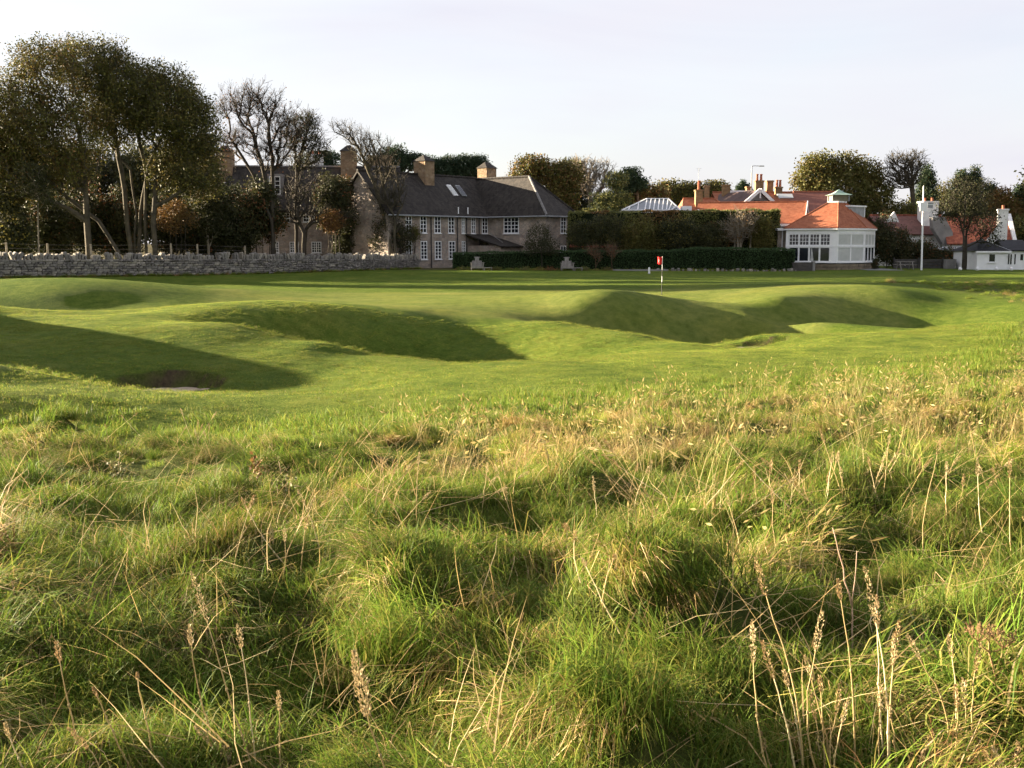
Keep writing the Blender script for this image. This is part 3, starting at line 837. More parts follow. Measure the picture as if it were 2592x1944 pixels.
# chimneys with tiled hoods
def at_ridge(u, b=-3.5):
    k = (u - 1296) / F * .993; o = HF.o + HF.n * b
    return (o.x - k * o.y) / (k * HF.t.y - HF.t.x)
chimney(house, HF, at_ridge(1070), -3.2, 1.25, 1.5, RZ - 1.6, zz(402, 101), M_CHIM, 'hood')
chimney(house, HF, at_ridge(1233), -3.5, 1.5, 1.25, RZ - 1.2, zz(418, 107), M_CHIM, 'hood')

# ------------------------------------------------------------------ second stone house behind the left trees
B0 = px(548, 540, 100)
F2 = Frame((B0.x, 103), 3)
h2 = empty('stone_house', (B0.x, 103, GZ0), 'stone house with square chimneys half hidden behind the bare trees', 'house')
L2 = px(1000, 540, 103).x - B0.x
E2 = 6.0; R2 = 10.2
mb = MB(); F2.box(mb, 0, L2, -7, 0, GZ0 - .1, E2); mb.build('wall', M_STONE, h2)
mb = MB(); slab(mb, [F2(-.3, .4, E2 - .2), F2(L2 + .3, .4, E2 - .2), F2(L2 + .3, -3.5, R2), F2(-.3, -3.5, R2)]); slab(mb, [F2(-.3, -3.5, R2), F2(L2 + .3, -3.5, R2), F2(L2 + .3, -7.4, E2 - .2), F2(-.3, -7.4, E2 - .2)])
r2 = mb.build('roof', M_SLATE, h2)
ridge(r2, F2(-.3, -3.5, R2), F2(L2 + .3, -3.5, R2), mat=M_HIP)
ua = lambda u, fr=F2: ((u - 1296) / F * .995 * fr.o.y - fr.o.x) / (fr.t.x - (u - 1296) / F * fr.t.y)
mb = MB()
g0, g1 = ua(878), ua(990); gm = (g0 + g1) / 2
mb.solid([F2(g0, .9, GZ0 - .1), F2(g1, .9, GZ0 - .1), F2(g1, .9, E2), F2(gm, .9, 10.4), F2(g0, .9, E2)], F2.n * -3.2); mb.build('gable_wall', M_STONE, h2)
mb = MB(); slab(mb, [F2(g0 - .2, 1.1, E2 - .1), F2(g0 - .2, -3.3, E2 - .1), F2(gm, -3.3, 10.55), F2(gm, 1.1, 10.55)]); slab(mb, [F2(g1 + .2, 1.1, E2 - .1), F2(g1 + .2, -3.3, E2 - .1), F2(gm, -3.3, 10.55), F2(gm, 1.1, 10.55)]); mb.build('gable_roof', M_SLATE, h2)
G2 = Frame((0, 0), 3); G2.o = F2.o + F2.n * .9
for u0, u1, v0, v1 in ((903, 917, 490, 452), (903, 922, 564, 525)):
    window(G2, h2, ua(u0), ua(u1), zz(v0, 102), zz(v1, 102), nx=2, ny=4)
for u0, u1, v0, v1 in ((706, 738, 562, 530), (770, 800, 562, 528), (690, 708, 640, 612), (735, 758, 640, 612), (790, 815, 640, 612)):
    window(F2, h2, ua(u0), ua(u1), zz(v0, 103), zz(v1, 103), nx=4, ny=4)
for u0, u1 in ((684, 712),):                     # dormer
    d0, d1 = ua(u0), ua(u1); D2 = Frame((0, 0), 3); D2.o = F2.o - F2.n * .9
    mb = MB(); F2.box(mb, d0 - .15, d1 + .15, -3.2, -.9, 7.0, 9.35); dm = mb.build('dormer', M_GREYREND, h2)
    window(D2, dm, d0, d1, zz(492, 104), zz(446, 104), nx=2, ny=4, sill=False)
chimney(h2, F2, ua(880), -3.4, 1.45, 1.5, R2 - 1.5, zz(382, 106), M_CHIM, 'hood')
chimney(h2, F2, ua(958), -4.2, 2.2, 1.3, R2 - 1.5, zz(392, 107), M_CHIM, 'slab')
chimney(h2, F2, ua(561), -3.4, 1.5, 1.5, R2 - 1.5, zz(384, 106), M_CHIM, 'hood')
# white-rendered house far behind it
p = px(762, 400, 128); FB = Frame((p.x - 3, 128), 8)
hb = empty('white_house', (p.x, 128, GZ0), 'white gabled house glimpsed far behind the bare trees', 'house')
mb = MB(); mb.solid([FB(0, 0, .4), FB(5.5, 0, .4), FB(5.5, 0, 9.5), FB(2.75, 0, 12.6), FB(0, 0, 9.5)], FB.n * -8); mb.build('wall', M_RENDER, hb)
mb = MB(); slab(mb, [FB(-.3, .3, 9.2), FB(-.3, -8.3, 9.2), FB(2.75, -8.3, 12.75), FB(2.75, .3, 12.75)]); slab(mb, [FB(5.8, .3, 9.2), FB(5.8, -8.3, 9.2), FB(2.75, -8.3, 12.75), FB(2.75, .3, 12.75)]); mb.build('roof', M_SLATE, hb)
chimney(hb, FB, 4.6, -3, 1.6, 1.2, 9, zz(388, 130), M_RENDER, 'slab', 2, .5)
# grey garden wall below the second house
gw = empty('garden_wall', (px(850, 620, 100).x, 100, GZ0), 'plain grey rendered garden wall behind the stone field wall', 'wall')
x0, x1 = px(838, 600, 100.4).x, px(985, 600, 100.4).x
mb = MB(); mb.box(x0, x1, 100.2, 100.5, GZ0 - .1, zz(597, 100)); mb.build('wall_face', M_GREYREND, gw)
mb = MB(); mb.box(x0 - .05, x1 + .05, 100.12, 100.58, zz(597, 100), zz(597, 100) + .12); mb.build('coping', M_LEAD, gw)

# ------------------------------------------------------------------ club house
club = empty('club_house', (gx(1900, 108), 108, GZ0), 'rambling club house with orange tiled roofs, white gables and brick chimneys', 'building')
def lx(u, d, v=540): return px(u, v, d).x
# front range: long ridge seen side-on, right-hand gable turned to us
CF = Frame((lx(1762, 106), 106.0), -18)
CL = 9.9; cr = zz(511, 108) - .05; ce = zz(562, 105)
mb = MB(); CF.box(mb, 0, CL, -7, 0, GZ0 - .1, ce); mb.build('wall', M_RENDER, club)
mb = MB(); slab(mb, [CF(-.3, .4, ce - .15), CF(CL + .3, .4, ce - .15), CF(CL + .3, -3.4, cr), CF(-.3, -3.4, cr)], .12); slab(mb, [CF(-.3, -3.4, cr), CF(CL + .3, -3.4, cr), CF(CL + .3, -7.2, ce - .15), CF(-.3, -7.2, ce - .15)], .12)
o = mb.build('roof', M_ORANGE, club); ridge(o, CF(-.3, -3.4, cr), CF(CL + .3, -3.4, cr), .12, M_ORANGE)
mb = MB(); mb.solid([CF(CL, .1, ce - .1), CF(CL, -6.9, ce - .1), CF(CL, -3.4, cr - .12)], CF.t * .12); mb.build('gable', M_GREYREND, club)
mb = MB(); mb.bar(CF(CL + .34, .45, ce - .2), CF(CL + .34, -3.4, cr - .02), .08, .26); mb.bar(CF(CL + .34, -7.2, ce - .2), CF(CL + .34, -3.4, cr - .02), .08, .26); mb.build('bargeboard', M_WHITE, club)
mb = MB(); CF.box(mb, -.2, CL + .2, .3, .46, ce - .42, ce - .2); mb.build('fascia', M_WHITE, club)
# left hipped block
hx0, hx1 = lx(1715, 110), lx(1850, 110); he = zz(553, 109); hr = zz(503, 112)
y0, y1 = 107.5, 116
mb = MB(); mb.box(hx0 + .4, hx1 - .4, y0 + .4, y1, GZ0 - .1, he); mb.build('wall', M_RENDER, club)
r0, r1 = lx(1728, 112), lx(1806, 112)
mb = MB(); slab(mb, [(hx0, y0, he - .1), (hx1 + 1, y0, he - .1), (r1, 112, hr), (r0, 112, hr)], .12); slab(mb, [(hx0, y0, he - .1), (hx0, y1 + .3, he - .1), (r0, 112, hr)], .12); slab(mb, [(hx1 + 1, y0, he - .1), (hx1 + 1, y1 + .3, he - .1), (r1, 112, hr)], .12); slab(mb, [(hx0, y1 + .3, he - .1), (hx1 + 1, y1 + .3, he - .1), (r1, 112, hr), (r0, 112, hr)], .12)
o = mb.build('hipped_roof', M_ORANGE, club); ridge(o, (r0, 112, hr), (r1, 112, hr), .13, M_ORANGE); ridge(o, (r1, 112, hr), (hx1 + 1, y0, he - .1), .1, M_ORANGE)
mb = MB(); p = px(1768, 536, 107.4); mb.solid([p + Vector((-.9, 0, -.5)), p + Vector((.9, 0, -.5)), p + Vector((0, 0, .25))], (0, .3, 0)); mb.build('small_gable', M_WHITE, club)
mb = MB(); p = px(1736, 527, 109); mb.box(p.x - .5, p.x + .5, 108.4, 109.4, p.z - .35, p.z + .2); mb.build('roof_box', M_WHITE, club)
# rear range with white-barged gable facing us and a big dark slope
bx0, bx1 = lx(1815, 118), lx(2080, 118); be = zz(525, 117); br = zz(487, 121)
mb = MB(); mb.box(bx0 + .3, bx1 - .3, 117, 125, GZ0 - .1, be); mb.build('wall', M_RENDER, club)
mb = MB(); slab(mb, [(bx0, 116.6, be - .1), (bx1, 116.6, be - .1), (bx1, 121, br), (bx0, 121, br)], .12); slab(mb, [(bx0, 121, br), (bx1, 121, br), (bx1, 125.4, be - .1), (bx0, 125.4, be - .1)], .12)
o = mb.build('rear_roof', M_ORANGE, club); ridge(o, (bx0, 121, br), (bx1, 121, br), .13, M_ORANGE)
mb = MB(); mb.box(lx(1842, 120.8), lx(1905, 120.8), 120.7, 120.95, br - .08, br + .2); mb.build('ridge_flashing', M_WHITE, club)
gf = Frame((lx(1917, 113), 112.6), 18)
gp = zz(482, 113); ge = zz(513, 113); hw = 1.75
mb = MB(); mb.solid([gf(-hw, 0, ge - 2.6), gf(hw, 0, ge - 2.6), gf(hw, 0, ge), gf(0, 0, gp - .2), gf(-hw, 0, ge)], gf.n * -.25); mb.build('gable', M_GREYREND, club)
mb = MB(); mb.bar(gf(-hw - .35, .3, ge - .35), gf(0, .3, gp + .05), .12, .34); mb.bar(gf(hw + .35, .3, ge - .35), gf(0, .3, gp + .05), .12, .34); mb.bar(gf(0, .3, gp), gf(0, .3, gp - .8), .12, .12); mb.build('bargeboard', M_WHITE, club)
mb = MB(); gf.box(mb, -.55, .55, .005, .06, ge - .9, ge + .25); mb.build('gable_window', M_GLASS, club)
mb = MB(); slab(mb, [gf(-hw - .4, .35, ge - .4), gf(-hw - .4, -8, ge - .4), gf(0, -8, gp), gf(0, .35, gp)], .12); slab(mb, [gf(hw + 2.4, .35, ge - 2.0), gf(hw + 2.4, -8, ge - 2.0), gf(0, -8, gp), gf(0, .35, gp)], .12)
mb.build('gable_roof', tile_mat('shaded_brown_tile', (.085, .055, .05), (.12, .08, .072), .25, .4, .5), club)  # dark brown carries the shade of the slope facing away from the sun
sk0, sk1 = px(1966, 493, 113.5), px(2008, 503, 112.2)
mb = MB(); mb.solid([sk0, px(2004, 493, 113.5), sk1, px(1972, 503, 112.2)], (0, -.12, .1)); mb.build('rooflight', M_BLIND, club)
# big red-brown roof to the right of the gable
rx0, rx1 = lx(2000, 119), lx(2082, 119)
mb = MB(); slab(mb, [(lx(1985, 111), 111, zz(540, 111)), (lx(2110, 111), 111, zz(540, 111)), (rx1 + 1.6, 118, zz(486, 118)), (rx0, 118, zz(486, 118))], .14)
slab(mb, [(rx0, 118, zz(486, 118)), (rx1 + 1.6, 118, zz(486, 118)), (rx1 + 1.6, 125, zz(545, 118)), (rx0, 125, zz(545, 118))], .14)
o = mb.build('right_roof', tile_mat('brown_red_tile', (.16, .055, .04), (.21, .08, .055), .25, .4, .5), club); ridge(o, (rx0, 118, zz(486, 118)), (rx1 + 1.6, 118, zz(486, 118)), .14, M_ORANGE)
mb = MB(); mb.box(lx(1990, 112), lx(2105, 112), 112, 124, GZ0 - .1, zz(545, 112)); mb.build('wall', M_RENDER, club)
# chimneys of the club house
XF = Frame((0, 0), 0)
def stack(u0, u1, v0, v1, d, mat, pots=0, ph=.6, turn=0):
    fr = Frame((lx((u0 + u1) / 2, d), d), turn); w_ = (u1 - u0) * d / F * .82
    return chimney(club, fr, 0, 0, w_, .8, zz(v1, d) - .9, zz(v0, d), mat, 'slab', pots, ph)
stack(1757, 1778, 480, 512, 110.5, M_BRICK, 1, .95); stack(1781, 1794, 470, 500, 117, M_BRICK)
stack(1825, 1847, 467, 492, 119, M_BRICK); stack(1886, 1898, 472, 486, 123, M_BRICK)
stack(1907, 1931, 457, 484, 120, M_BRICK, 2, .75); stack(1936, 1955, 457, 484, 123, M_BRICK); stack(1959, 1978, 473, 486, 120, M_BRICK, 2, .8)
# television aerial on the left stack
p = px(1768, 463, 110.5); mb = MB(); mb.tube([p, p + Vector((0, 0, 1.45))], .018, 5); mb.bar(p + Vector((-.25, 0, 1.4)), p + Vector((.25, 0, 1.4)), .02); mb.bar(p + Vector((-.15, 0, 1.25)), p + Vector((.15, 0, 1.25)), .02)
mb.build('aerial', M_LEAD, club)
# glazed conservatory roof
con = empty('conservatory', (lx(1655, 106), 106, GZ0), 'white-framed glass lantern roof showing above the tall hedge', 'conservatory')
ze, zr = zz(533, 105), zz(504, 108)
cx0, cx1 = lx(1574, 105), lx(1722, 105); q0, q1 = lx(1637, 108), lx(1690, 108)
bk = 111
mb = MB(); mb.box(cx0 + .1, cx1 - .1, 105.1, bk, GZ0 - .1, ze - .1); mb.build('wall', M_RENDER, con)
ft = [(cx0, 105, ze), (cx1, 105, ze), (q1, 108, zr), (q0, 108, zr)]
M_CGLASS = vary('roof_glass', (.07, .085, .10), (.13, .15, .17), .5, .08, .02, 3, .7)
xb = [cx0] + [q0 + (q1 - q0) * i / 5 - .55 for i in range(6)] + [cx1]
for i in range(7):                                # one pane between each pair of rafters
    xt0, xt1 = q0 + (q1 - q0) * max(i - 1, 0) / 5, q0 + (q1 - q0) * min(i, 5) / 5
    pts = [(xb[i] + .03, 105, ze), (xb[i + 1] - .03, 105, ze), (xt1, 108, zr)] + ([(xt0, 108, zr)] if 0 < i < 6 else [])
    mb = MB(); slab(mb, pts, .03); mb.build('roof_pane', M_CGLASS, con)
mb = MB(); slab(mb, [(cx1, 105, ze), (cx1 + 1.1, bk, ze), (q1, 108, zr)], .03); slab(mb, [(cx0, 105, ze), (cx0, bk, ze), (q0, 108, zr)], .03); slab(mb, [(cx0, bk, ze), (cx1 + 1.1, bk, ze), (q1, 108, zr), (q0, 108, zr)], .03); mb.build('glass_roof', M_CGLASS, con)
def rafter(a_, b_, w_=.11): MB().bar(Vector(a_) + Vector((0, -.04, .05)), Vector(b_) + Vector((0, -.04, .05)), w_, .1).build('rafter', M_WHITE, con)
rafter(ft[0], ft[1], .16); rafter(ft[3], ft[2], .16); rafter(ft[1], ft[2], .15); rafter(ft[0], ft[3], .13); rafter(ft[1], (cx1 + 1.1, bk, ze)); rafter((cx1 + 1.1, bk, ze), ft[2])
for i in range(6):
    xr = q0 + (q1 - q0) * i / 5; rafter((xr - .55, 105, ze), (xr, 108, zr), .09)
for f in (.33, .66):
    a_ = Vector(ft[1]).lerp(Vector(ft[2]), f); rafter((a_.x - .6, 105, ze), a_, .08); b_ = Vector(ft[0]).lerp(Vector(ft[3]), f); rafter((b_.x - .3, 105, ze), b_, .08)

# ------------------------------------------------------------------ bay pavilion of the club house
pav = empty('glazed_pavilion', (gx(2095, 100), 100, GZ0), 'white glazed bay pavilion with orange hipped roof and green copper lantern', 'pavilion')
PV = [Vector((gx(u, d), d, 0)) for u, d in ((1988, 98.2), (2118, 96.0), (2188, 98.0), (2213, 101.2), (2195, 105), (2000, 106))]
pz0, pz1, pz2, pz3 = GZ0, zz(666, 96), zz(591, 96), zz(577, 96)
ctr = sum(PV, Vector()) / 6
def ring(k, z): return [Vector((ctr.x + (p.x - ctr.x) * k, ctr.y + (p.y - ctr.y) * k, z)) for p in PV]
mb = MB(); mb.solid([Vector((p.x, p.y, pz0 - .1)) for p in ring(.985, 0)], (0, 0, pz1 - pz0 + .098)); mb.build('plinth_core', M_DARKSTONE, pav)
M_PST = vary('plinth_stone', (.13, .11, .08), (.24, .19, .13), 3, .9, .6, 14, .2)
def pf(i):
    e = PV[i + 1] - PV[i]; f = Frame((PV[i].x, PV[i].y), math.degrees(math.atan2(e.y, e.x))); return f, e.length
for i in range(3):                                # dressed stones of the plinth
    f, L = pf(i); k = (5, 4, 3)[i]
    for c_ in range(2):
        zz0 = pz0 - .05 + c_ * (pz1 - pz0 - .03) / 2; h_ = (pz1 - pz0 - .03) / 2 - .025
        cuts = sorted([0, L] + [L * (j + 1 + .35 * math.sin(i * 5 + j * 3 + c_ * 2)) / k for j in range(k - 1)])
        for j in range(len(cuts) - 1):
            mb = MB(); f.box(mb, cuts[j] + .015, cuts[j + 1] - .015, -.1, .0 + .02 * ((i + j + c_) % 3), zz0, zz0 + h_); mb.build('plinth_block', M_PST, pav, bevel=.015)
mb = MB(); mb.solid([Vector((p.x, p.y, pz1)) for p in ring(1.02, 0)], (0, 0, .1)); mb.build('sill_band', M_WHITE, pav)
mb = MB(); mb.solid([Vector((p.x, p.y, pz2)) for p in ring(1.0, 0)], (0, 0, pz3 - pz2 - .16)); mb.build('frieze', M_WHITE, pav)
mb = MB(); mb.solid([Vector((p.x, p.y, pz3 - .158)) for p in ring(1.045, 0)], (0, 0, .158)); mb.build('cornice', M_WHITE, pav)
mb = MB(); mb.solid([Vector((p.x, p.y, pz1 + .1)) for p in ring(.93, 0)], (0, 0, pz2 - pz1 - .1)); mb.build('interior_wall', vary('dark_interior', (.02, .018, .016), (.035, .03, .027), 2, .9), pav)
BL = M_BLIND
for i, bays in ((0, 4), (1, 2), (2, 3)):
    f, L = pf(i); e0 = .12 if i else .25; e1 = .6 if i == 0 else .12
    zmid = pz1 + .1 + (pz2 - pz1 - .1) * .55
    lo, hi = pz1 + .1, pz2
    a0, a1 = e0, L - e1; w_ = (a1 - a0) / bays
    mb = MB()
    for x_, ww in [(0.0, e0)] + ([(L - e1, e1)]):
        f.box(mb, x_, x_ + ww, -.12, .01, lo, hi)
    mb.build('corner_panel', M_WHITE, pav)
    for j in range(bays):
        g_ = BL if i else M_GLASS
        window(f, pav, a0 + j * w_ + .003, a0 + (j + 1) * w_ - .003, zmid + .06, hi - .004, b=-.06, nx=3 if i == 0 else 1, ny=3 if i == 0 else 1, fw=.075, sill=False, bars=.018, glass=g_, name='upper_window')
        window(f, pav, a0 + j * w_ + .003, a0 + (j + 1) * w_ - .003, lo + .003, zmid - .06, b=-.06, nx=1, ny=1, fw=.075, sill=False, glass=g_ if i == 1 else M_GLASS, name='lower_window')
        if (i == 0 and j == 2) or i == 2:         # drawn-back curtains behind the glass
            cmb = MB(); x_ = a0 + j * w_ + .12
            cmb.solid([f(x_, -.055 + .012, lo + .1), f(x_ + w_ * .32, -.043, lo + .1), f(x_ + w_ * .14, -.043, zmid - .15), f(x_ + w_ * .08, -.043, zmid - .15)], f.n * .006); cmb.build('curtain', M_BLIND, pav)
    mb = MB(); f.box(mb, 0.001, L - .001, -.1, .03, zmid - .058, zmid + .058); mb.build('transom', M_WHITE, pav)
top = zz(513, 100.5); tk = .2
e0 = ring(1.05, pz3 + .003); t0 = ring(tk, top)
for i in range(6):
    j = (i + 1) % 6
    mb = MB(); slab(mb, [e0[i], e0[j], t0[j], t0[i]], .1); o = mb.build('roof_slope', M_ORANGE, pav)
    if i in (0, 1, 2, 3): MB().tube([e0[i], t0[i]], .06, 6).build('hip_tile', M_ORANGE, pav)
mb = MB(); mb.solid([Vector((p.x, p.y, top - .02)) for p in ring(tk * 1.12, 0)], (0, 0, .14)); lan = mb.build('lantern', M_WHITE, pav)
ct = sum(t0, Vector()) / 6; s_ = .74; lz1 = zz(494, 100.5)
mb = MB(); mb.box(ct.x - s_ + .06, ct.x + s_ - .06, ct.y - s_ + .06, ct.y + s_ - .06, top + .12, lz1); mb.build('louvre_box', vary('louvre', (.16, .15, .10), (.22, .20, .14), 3, .8), lan)
for sx in (-1, 1):
    for sy in (-1, 1): mb = MB(); mb.bar((ct.x + sx * s_, ct.y + sy * s_, top + .1), (ct.x + sx * s_, ct.y + sy * s_, lz1), .09); mb.build('lantern_post', M_LEAD, lan)
mb = MB(); q = [Vector((ct.x + a * 1.0, ct.y + b_ * 1.0, lz1)) for a, b_ in ((-1, -1), (1, -1), (1, 1), (-1, 1))]; ap = Vector((ct.x, ct.y, zz(479, 100.5)))
k_ = [q_.lerp(ap, .55) - Vector((0, 0, .08)) for q_ in q]
for i in range(4): mb.poly(q[i], q[(i + 1) % 4], k_[(i + 1) % 4], k_[i]); mb.poly(k_[i], k_[(i + 1) % 4], ap)
mb.poly(*q); mb.build('copper_roof', M_COPPER, lan)
# white dormer on the right slope
dz0, dz1 = zz(563, 100), zz(521, 100)
D0 = Frame((gx(2150, 100.6), 100.6), 40)
mb = MB(); D0.box(mb, -1.1, 1.25, -.75, .55, dz0, dz1 - .1); dm = mb.build('dormer', M_LEAD, pav)
mb = MB(); D0.box(mb, -1.15, 1.5, -.85, .65, dz1 - .098, dz1 + .04); D0.box(mb, 1.32, 1.42, -.75, -.65, dz0, dz1 - .1); D0.box(mb, 1.32, 1.42, .45, .55, dz0, dz1 - .1); mb.build('dormer_trim', M_WHITE, dm)
mb = MB(); D0.box(mb, 1.251, 1.27, -.62, .42, dz0 + .15, dz1 - .25); mb.build('dormer_window', M_GLASS, dm)
# left return wall of rubble joining pavilion and club house
mb = MB(); mb.box(gx(1966, 99.5), gx(1988, 99.5) - .02, 99.3, 105, GZ0 - .1, pz3 - .2); mb.build('return_wall', M_STONE, pav)
mb = MB(); mb.box(gx(1962, 99.4), gx(1989, 99.4), 98.9, 105.2, pz3 - .2, pz3 + .02); mb.build('return_fascia', M_WHITE, pav)
MB().tube([(gx(1979, 99.1), 99.15, pz3 - .2), (gx(1979, 99.1), 99.15, .5)], .05, 6).build('downpipe', M_WHITE, pav)
# dark low wall with end pier before it
lw = empty('low_garden_wall', (gx(2032, 94.5), 94.5, .4), 'low dark stone wall at the hedge end before the pavilion', 'wall')
x0, x1 = gx(2006, 94.5), gx(2056, 94.5)
mb = MB(); mb.box(x0, x1, 94.3, 94.7, .2, zz(664, 94.5)); mb.build('wall_body', M_DARKSTONE, lw)
mb = MB(); mb.box(x1 + .003, x1 + .2, 94.2, 94.8, .2, zz(661, 94.5)); mb.build('pier', M_GREYREND, lw)

# ------------------------------------------------------------------ houses at the right
rh = empty('red_roofed_cottage', (gx(2330, 112), 112, GZ0), 'cottage with faded red pantile roof and tall pale chimney stack behind the flagpole', 'cottage')
R1 = Frame((lx(2236, 112), 112), 6); rl = 7.6; re_, rr = zz(590, 111), zz(545, 115)
mb = MB(); R1.box(mb, .3, rl, -6.6, 0, GZ0 - .1, re_); mb.build('wall', M_RENDER, rh)
mb = MB(); slab(mb, [R1(0, .4, re_ - .1), R1(rl + .3, .4, re_ - .1), R1(rl + .3, -3.3, rr), R1(0, -3.3, rr)], .14); slab(mb, [R1(0, -3.3, rr), R1(rl + .3, -3.3, rr), R1(rl + .3, -7, re_ - .1), R1(0, -7, re_ - .1)], .14)
o = mb.build('roof', tile_mat('faded_red_tile', (.115, .052, .045), (.16, .075, .062), .3, .5, .8), rh); ridge(o, R1(0, -3.3, rr), R1(rl + .3, -3.3, rr), .13, M_RED)
c_ = chimney(rh, R1, (lx(2368, 113) - R1.o.x), -1.9, 1.6, 1.4, 4, zz(508, 113), M_RENDER, 'slab', 2, .4)
sk = MB(); p = px(2372, 560, 110.4); sk.solid([px(2361, 550, 110.6), px(2392, 550, 110.6), px(2412, 588, 110.6), px(2412, 620, 110.6), px(2388, 620, 110.6), px(2362, 578, 110.6)], (0, .9, 0)); sk.build('stepped_gable', M_GREYREND, rh)
mb = MB(); mb.box(lx(2360, 108.5), lx(2432, 108.5), 108.2, 109.2, .4, zz(632, 108.5)); mb.build('lean_to', M_RENDER, rh)
mb = MB(); slab(mb, [(lx(2335, 108), 107.8, zz(634, 108)), (lx(2440, 108), 107.8, zz(634, 108)), (lx(2440, 109), 109.3, zz(624, 108)), (lx(2335, 109), 109.3, zz(624, 108))], .1); mb.build('lean_to_roof', M_LEAD, rh)
gm_ = MB(); gm_.solid([px(2240, 562, 111.4), px(2276, 562, 111.4), px(2264, 536, 111.4)], (0, .3, 0)); gm_.build('dormer_gable', M_RENDER, rh)

wc = empty('white_gabled_cottage', (lx(2500, 108), 108, GZ0), 'white cottage with orange pantile roof and tall white chimney behind the dark tree', 'cottage')
W1 = Frame((lx(2405, 110), 110), -14); wl = 5.9; we_, wr_ = zz(614, 108), zz(549, 111)
mb = MB(); W1.box(mb, 0, wl, -7, 0, GZ0 - .1, we_); mb.build('wall', M_RENDER, wc)
mb = MB(); slab(mb, [W1(-.2, .4, we_ - .1), W1(wl + .05, .4, we_ - .1), W1(wl + .05, -3.5, wr_), W1(-.2, -3.5, wr_)], .14); slab(mb, [W1(-.2, -3.5, wr_), W1(wl + .05, -3.5, wr_), W1(wl + .05, -7.4, we_ - .1), W1(-.2, -7.4, we_ - .1)], .14)
o = mb.build('roof', M_RED, wc); ridge(o, W1(-.2, -3.5, wr_), W1(wl, -3.5, wr_), .13, M_RED)
mb = MB(); mb.solid([W1(wl + .06, .6, GZ0 - .1), W1(wl + .06, -7.6, GZ0 - .1), W1(wl + .06, -7.6, we_), W1(wl + .06, -3.5, wr_ + .35), W1(wl + .06, .6, we_)], W1.t * .35); mb.build('gable_wall', M_RENDER, wc)
gq = Frame((lx(2522, 107.5), 107.5), -35)
mb = MB(); mb.solid([px(2486, 622, 107.6), px(2546, 622, 107.6), px(2546, 560, 107.6), px(2531, 560, 107.6)], (.2, .35, 0)); mb.build('raking_wall', M_RENDER, wc)
chimney(wc, Frame((lx(2538.5, 107.9), 107.9), -20), 0, 0, .95, .7, 3, zz(529, 108), M_RENDER, 'slab', 1, .4)

hut = empty('white_hut', (gx(2530, 97), 97, .45), 'low white hut with black hipped roof at the right edge', 'hut')
U1 = Frame((gx(2474, 97), 97), 4); ul = gx(2552, 97) - gx(2474, 97); ue = zz(635, 97)
mb = MB(); U1.box(mb, 0, ul, -4.5, 0, .3, ue); mb.build('wall', M_WHITE, hut)
mb = MB(); a_ = U1(-.25, .25, ue - .02), U1(ul + .25, .25, ue - .02), U1(ul + .25, -4.7, ue - .02), U1(-.25, -4.7, ue - .02); ap = U1(ul * .5, -2.2, zz(605, 98))
for i in range(4): mb.poly(a_[i], a_[(i + 1) % 4], ap)
mb.poly(*a_); mb.build('hipped_roof', M_BLACK, hut)
ridge(hut, ap, a_[1], .05, M_LEAD, 'hip_trim', 3); ridge(hut, ap, a_[0], .05, M_BLACK, 'hip_trim', 3)
mb = MB(); U1.box(mb, -.25, ul + .25, .25, .29, ue - .16, ue - .021); mb.build('fascia', M_WHITE, hut)
window(U1, hut, ul * .37, ul * .61, zz(664, 97), zz(642, 97), nx=1, ny=1, fw=.06)
U2 = Frame((0, 0), 4); U2.o = U1.o + U1.t * (ul + .003) - U1.n * .5
u2l = 2.6
mb = MB(); U2.box(mb, 0, u2l, -4, 0, .3, ue + .05); mb.build('annexe_wall', M_WHITE, hut)
mb = MB(); slab(mb, [U2(-.1, .3, ue + .05), U2(u2l + .3, .3, ue + .05), U2(u2l + .3, -2.4, zz(607, 99)), U2(.5, -2.4, zz(607, 99))], .1); slab(mb, [U2(.5, -2.4, zz(607, 99)), U2(u2l + .3, -2.4, zz(607, 99)), U2(u2l + .3, -4.6, ue), U2(.5, -4.6, ue)], .1); mb.build('annexe_roof', M_BLACK, hut)
for a_, b_ in ((.08, .2), (.36, .48), (.58, .7), (.95, 1.07), (1.5, 1.75)):
    mb = MB(); U2.box(mb, a_, b_, .002, .02, .95 if b_ < 1.2 else 1.3, ue - .3); mb.build('window_slit', M_GLASS, hut)

# ------------------------------------------------------------------ dry-stone field wall
ROCK = []
def rocks(mat, k=8, seed=5):
    """unit stones: bevelled, jittered blocks sharing mesh data"""
    g = random.Random(seed); out = []
    for i in range(k):
        bm = bmesh.new(); bmesh.ops.create_cube(bm, size=1)
        for v in bm.verts: v.co += Vector((g.uniform(-.12, .12), g.uniform(-.1, .1), g.uniform(-.12, .12)))
        bmesh.ops.bevel(bm, geom=list(bm.edges), offset=.12, segments=1, affect='EDGES')
        me = bpy.data.meshes.new('stone'); bm.to_mesh(me); bm.free(); me.materials.append(mat); out.append(me)
    return out
m, t, b = new_mat('wall_stone')
oi = nd(t, 'ShaderNodeObjectInfo'); co = nd(t, 'ShaderNodeTexCoord')
n = nd(t, 'ShaderNodeTexNoise', Scale=2.5, Detail=6); t.links.new(co.outputs['Object'], n.inputs['Vector'])
c1 = ramp(t, oi.outputs['Random'], [(0, (.15, .14, .135)), (.5, (.23, .215, .20)), (1, (.32, .29, .25))])
mu = nd(t, 'ShaderNodeMix', data_type='RGBA', blend_type='MULTIPLY', Factor=.7); t.links.new(c1, mu.inputs['A'])
t.links.new(ramp(t, n.outputs['Fac'], [(.35, (.55, .56, .5)), (.6, (1.1, 1.08, 1.0)), (.75, (1.5, 1.5, 1.15))]), mu.inputs['B'])
t.links.new(mu.outputs['Result'], b.inputs['Base Color']); b.inputs['Roughness'].default_value = .95; b.inputs['Specular IOR Level'].default_value = .15
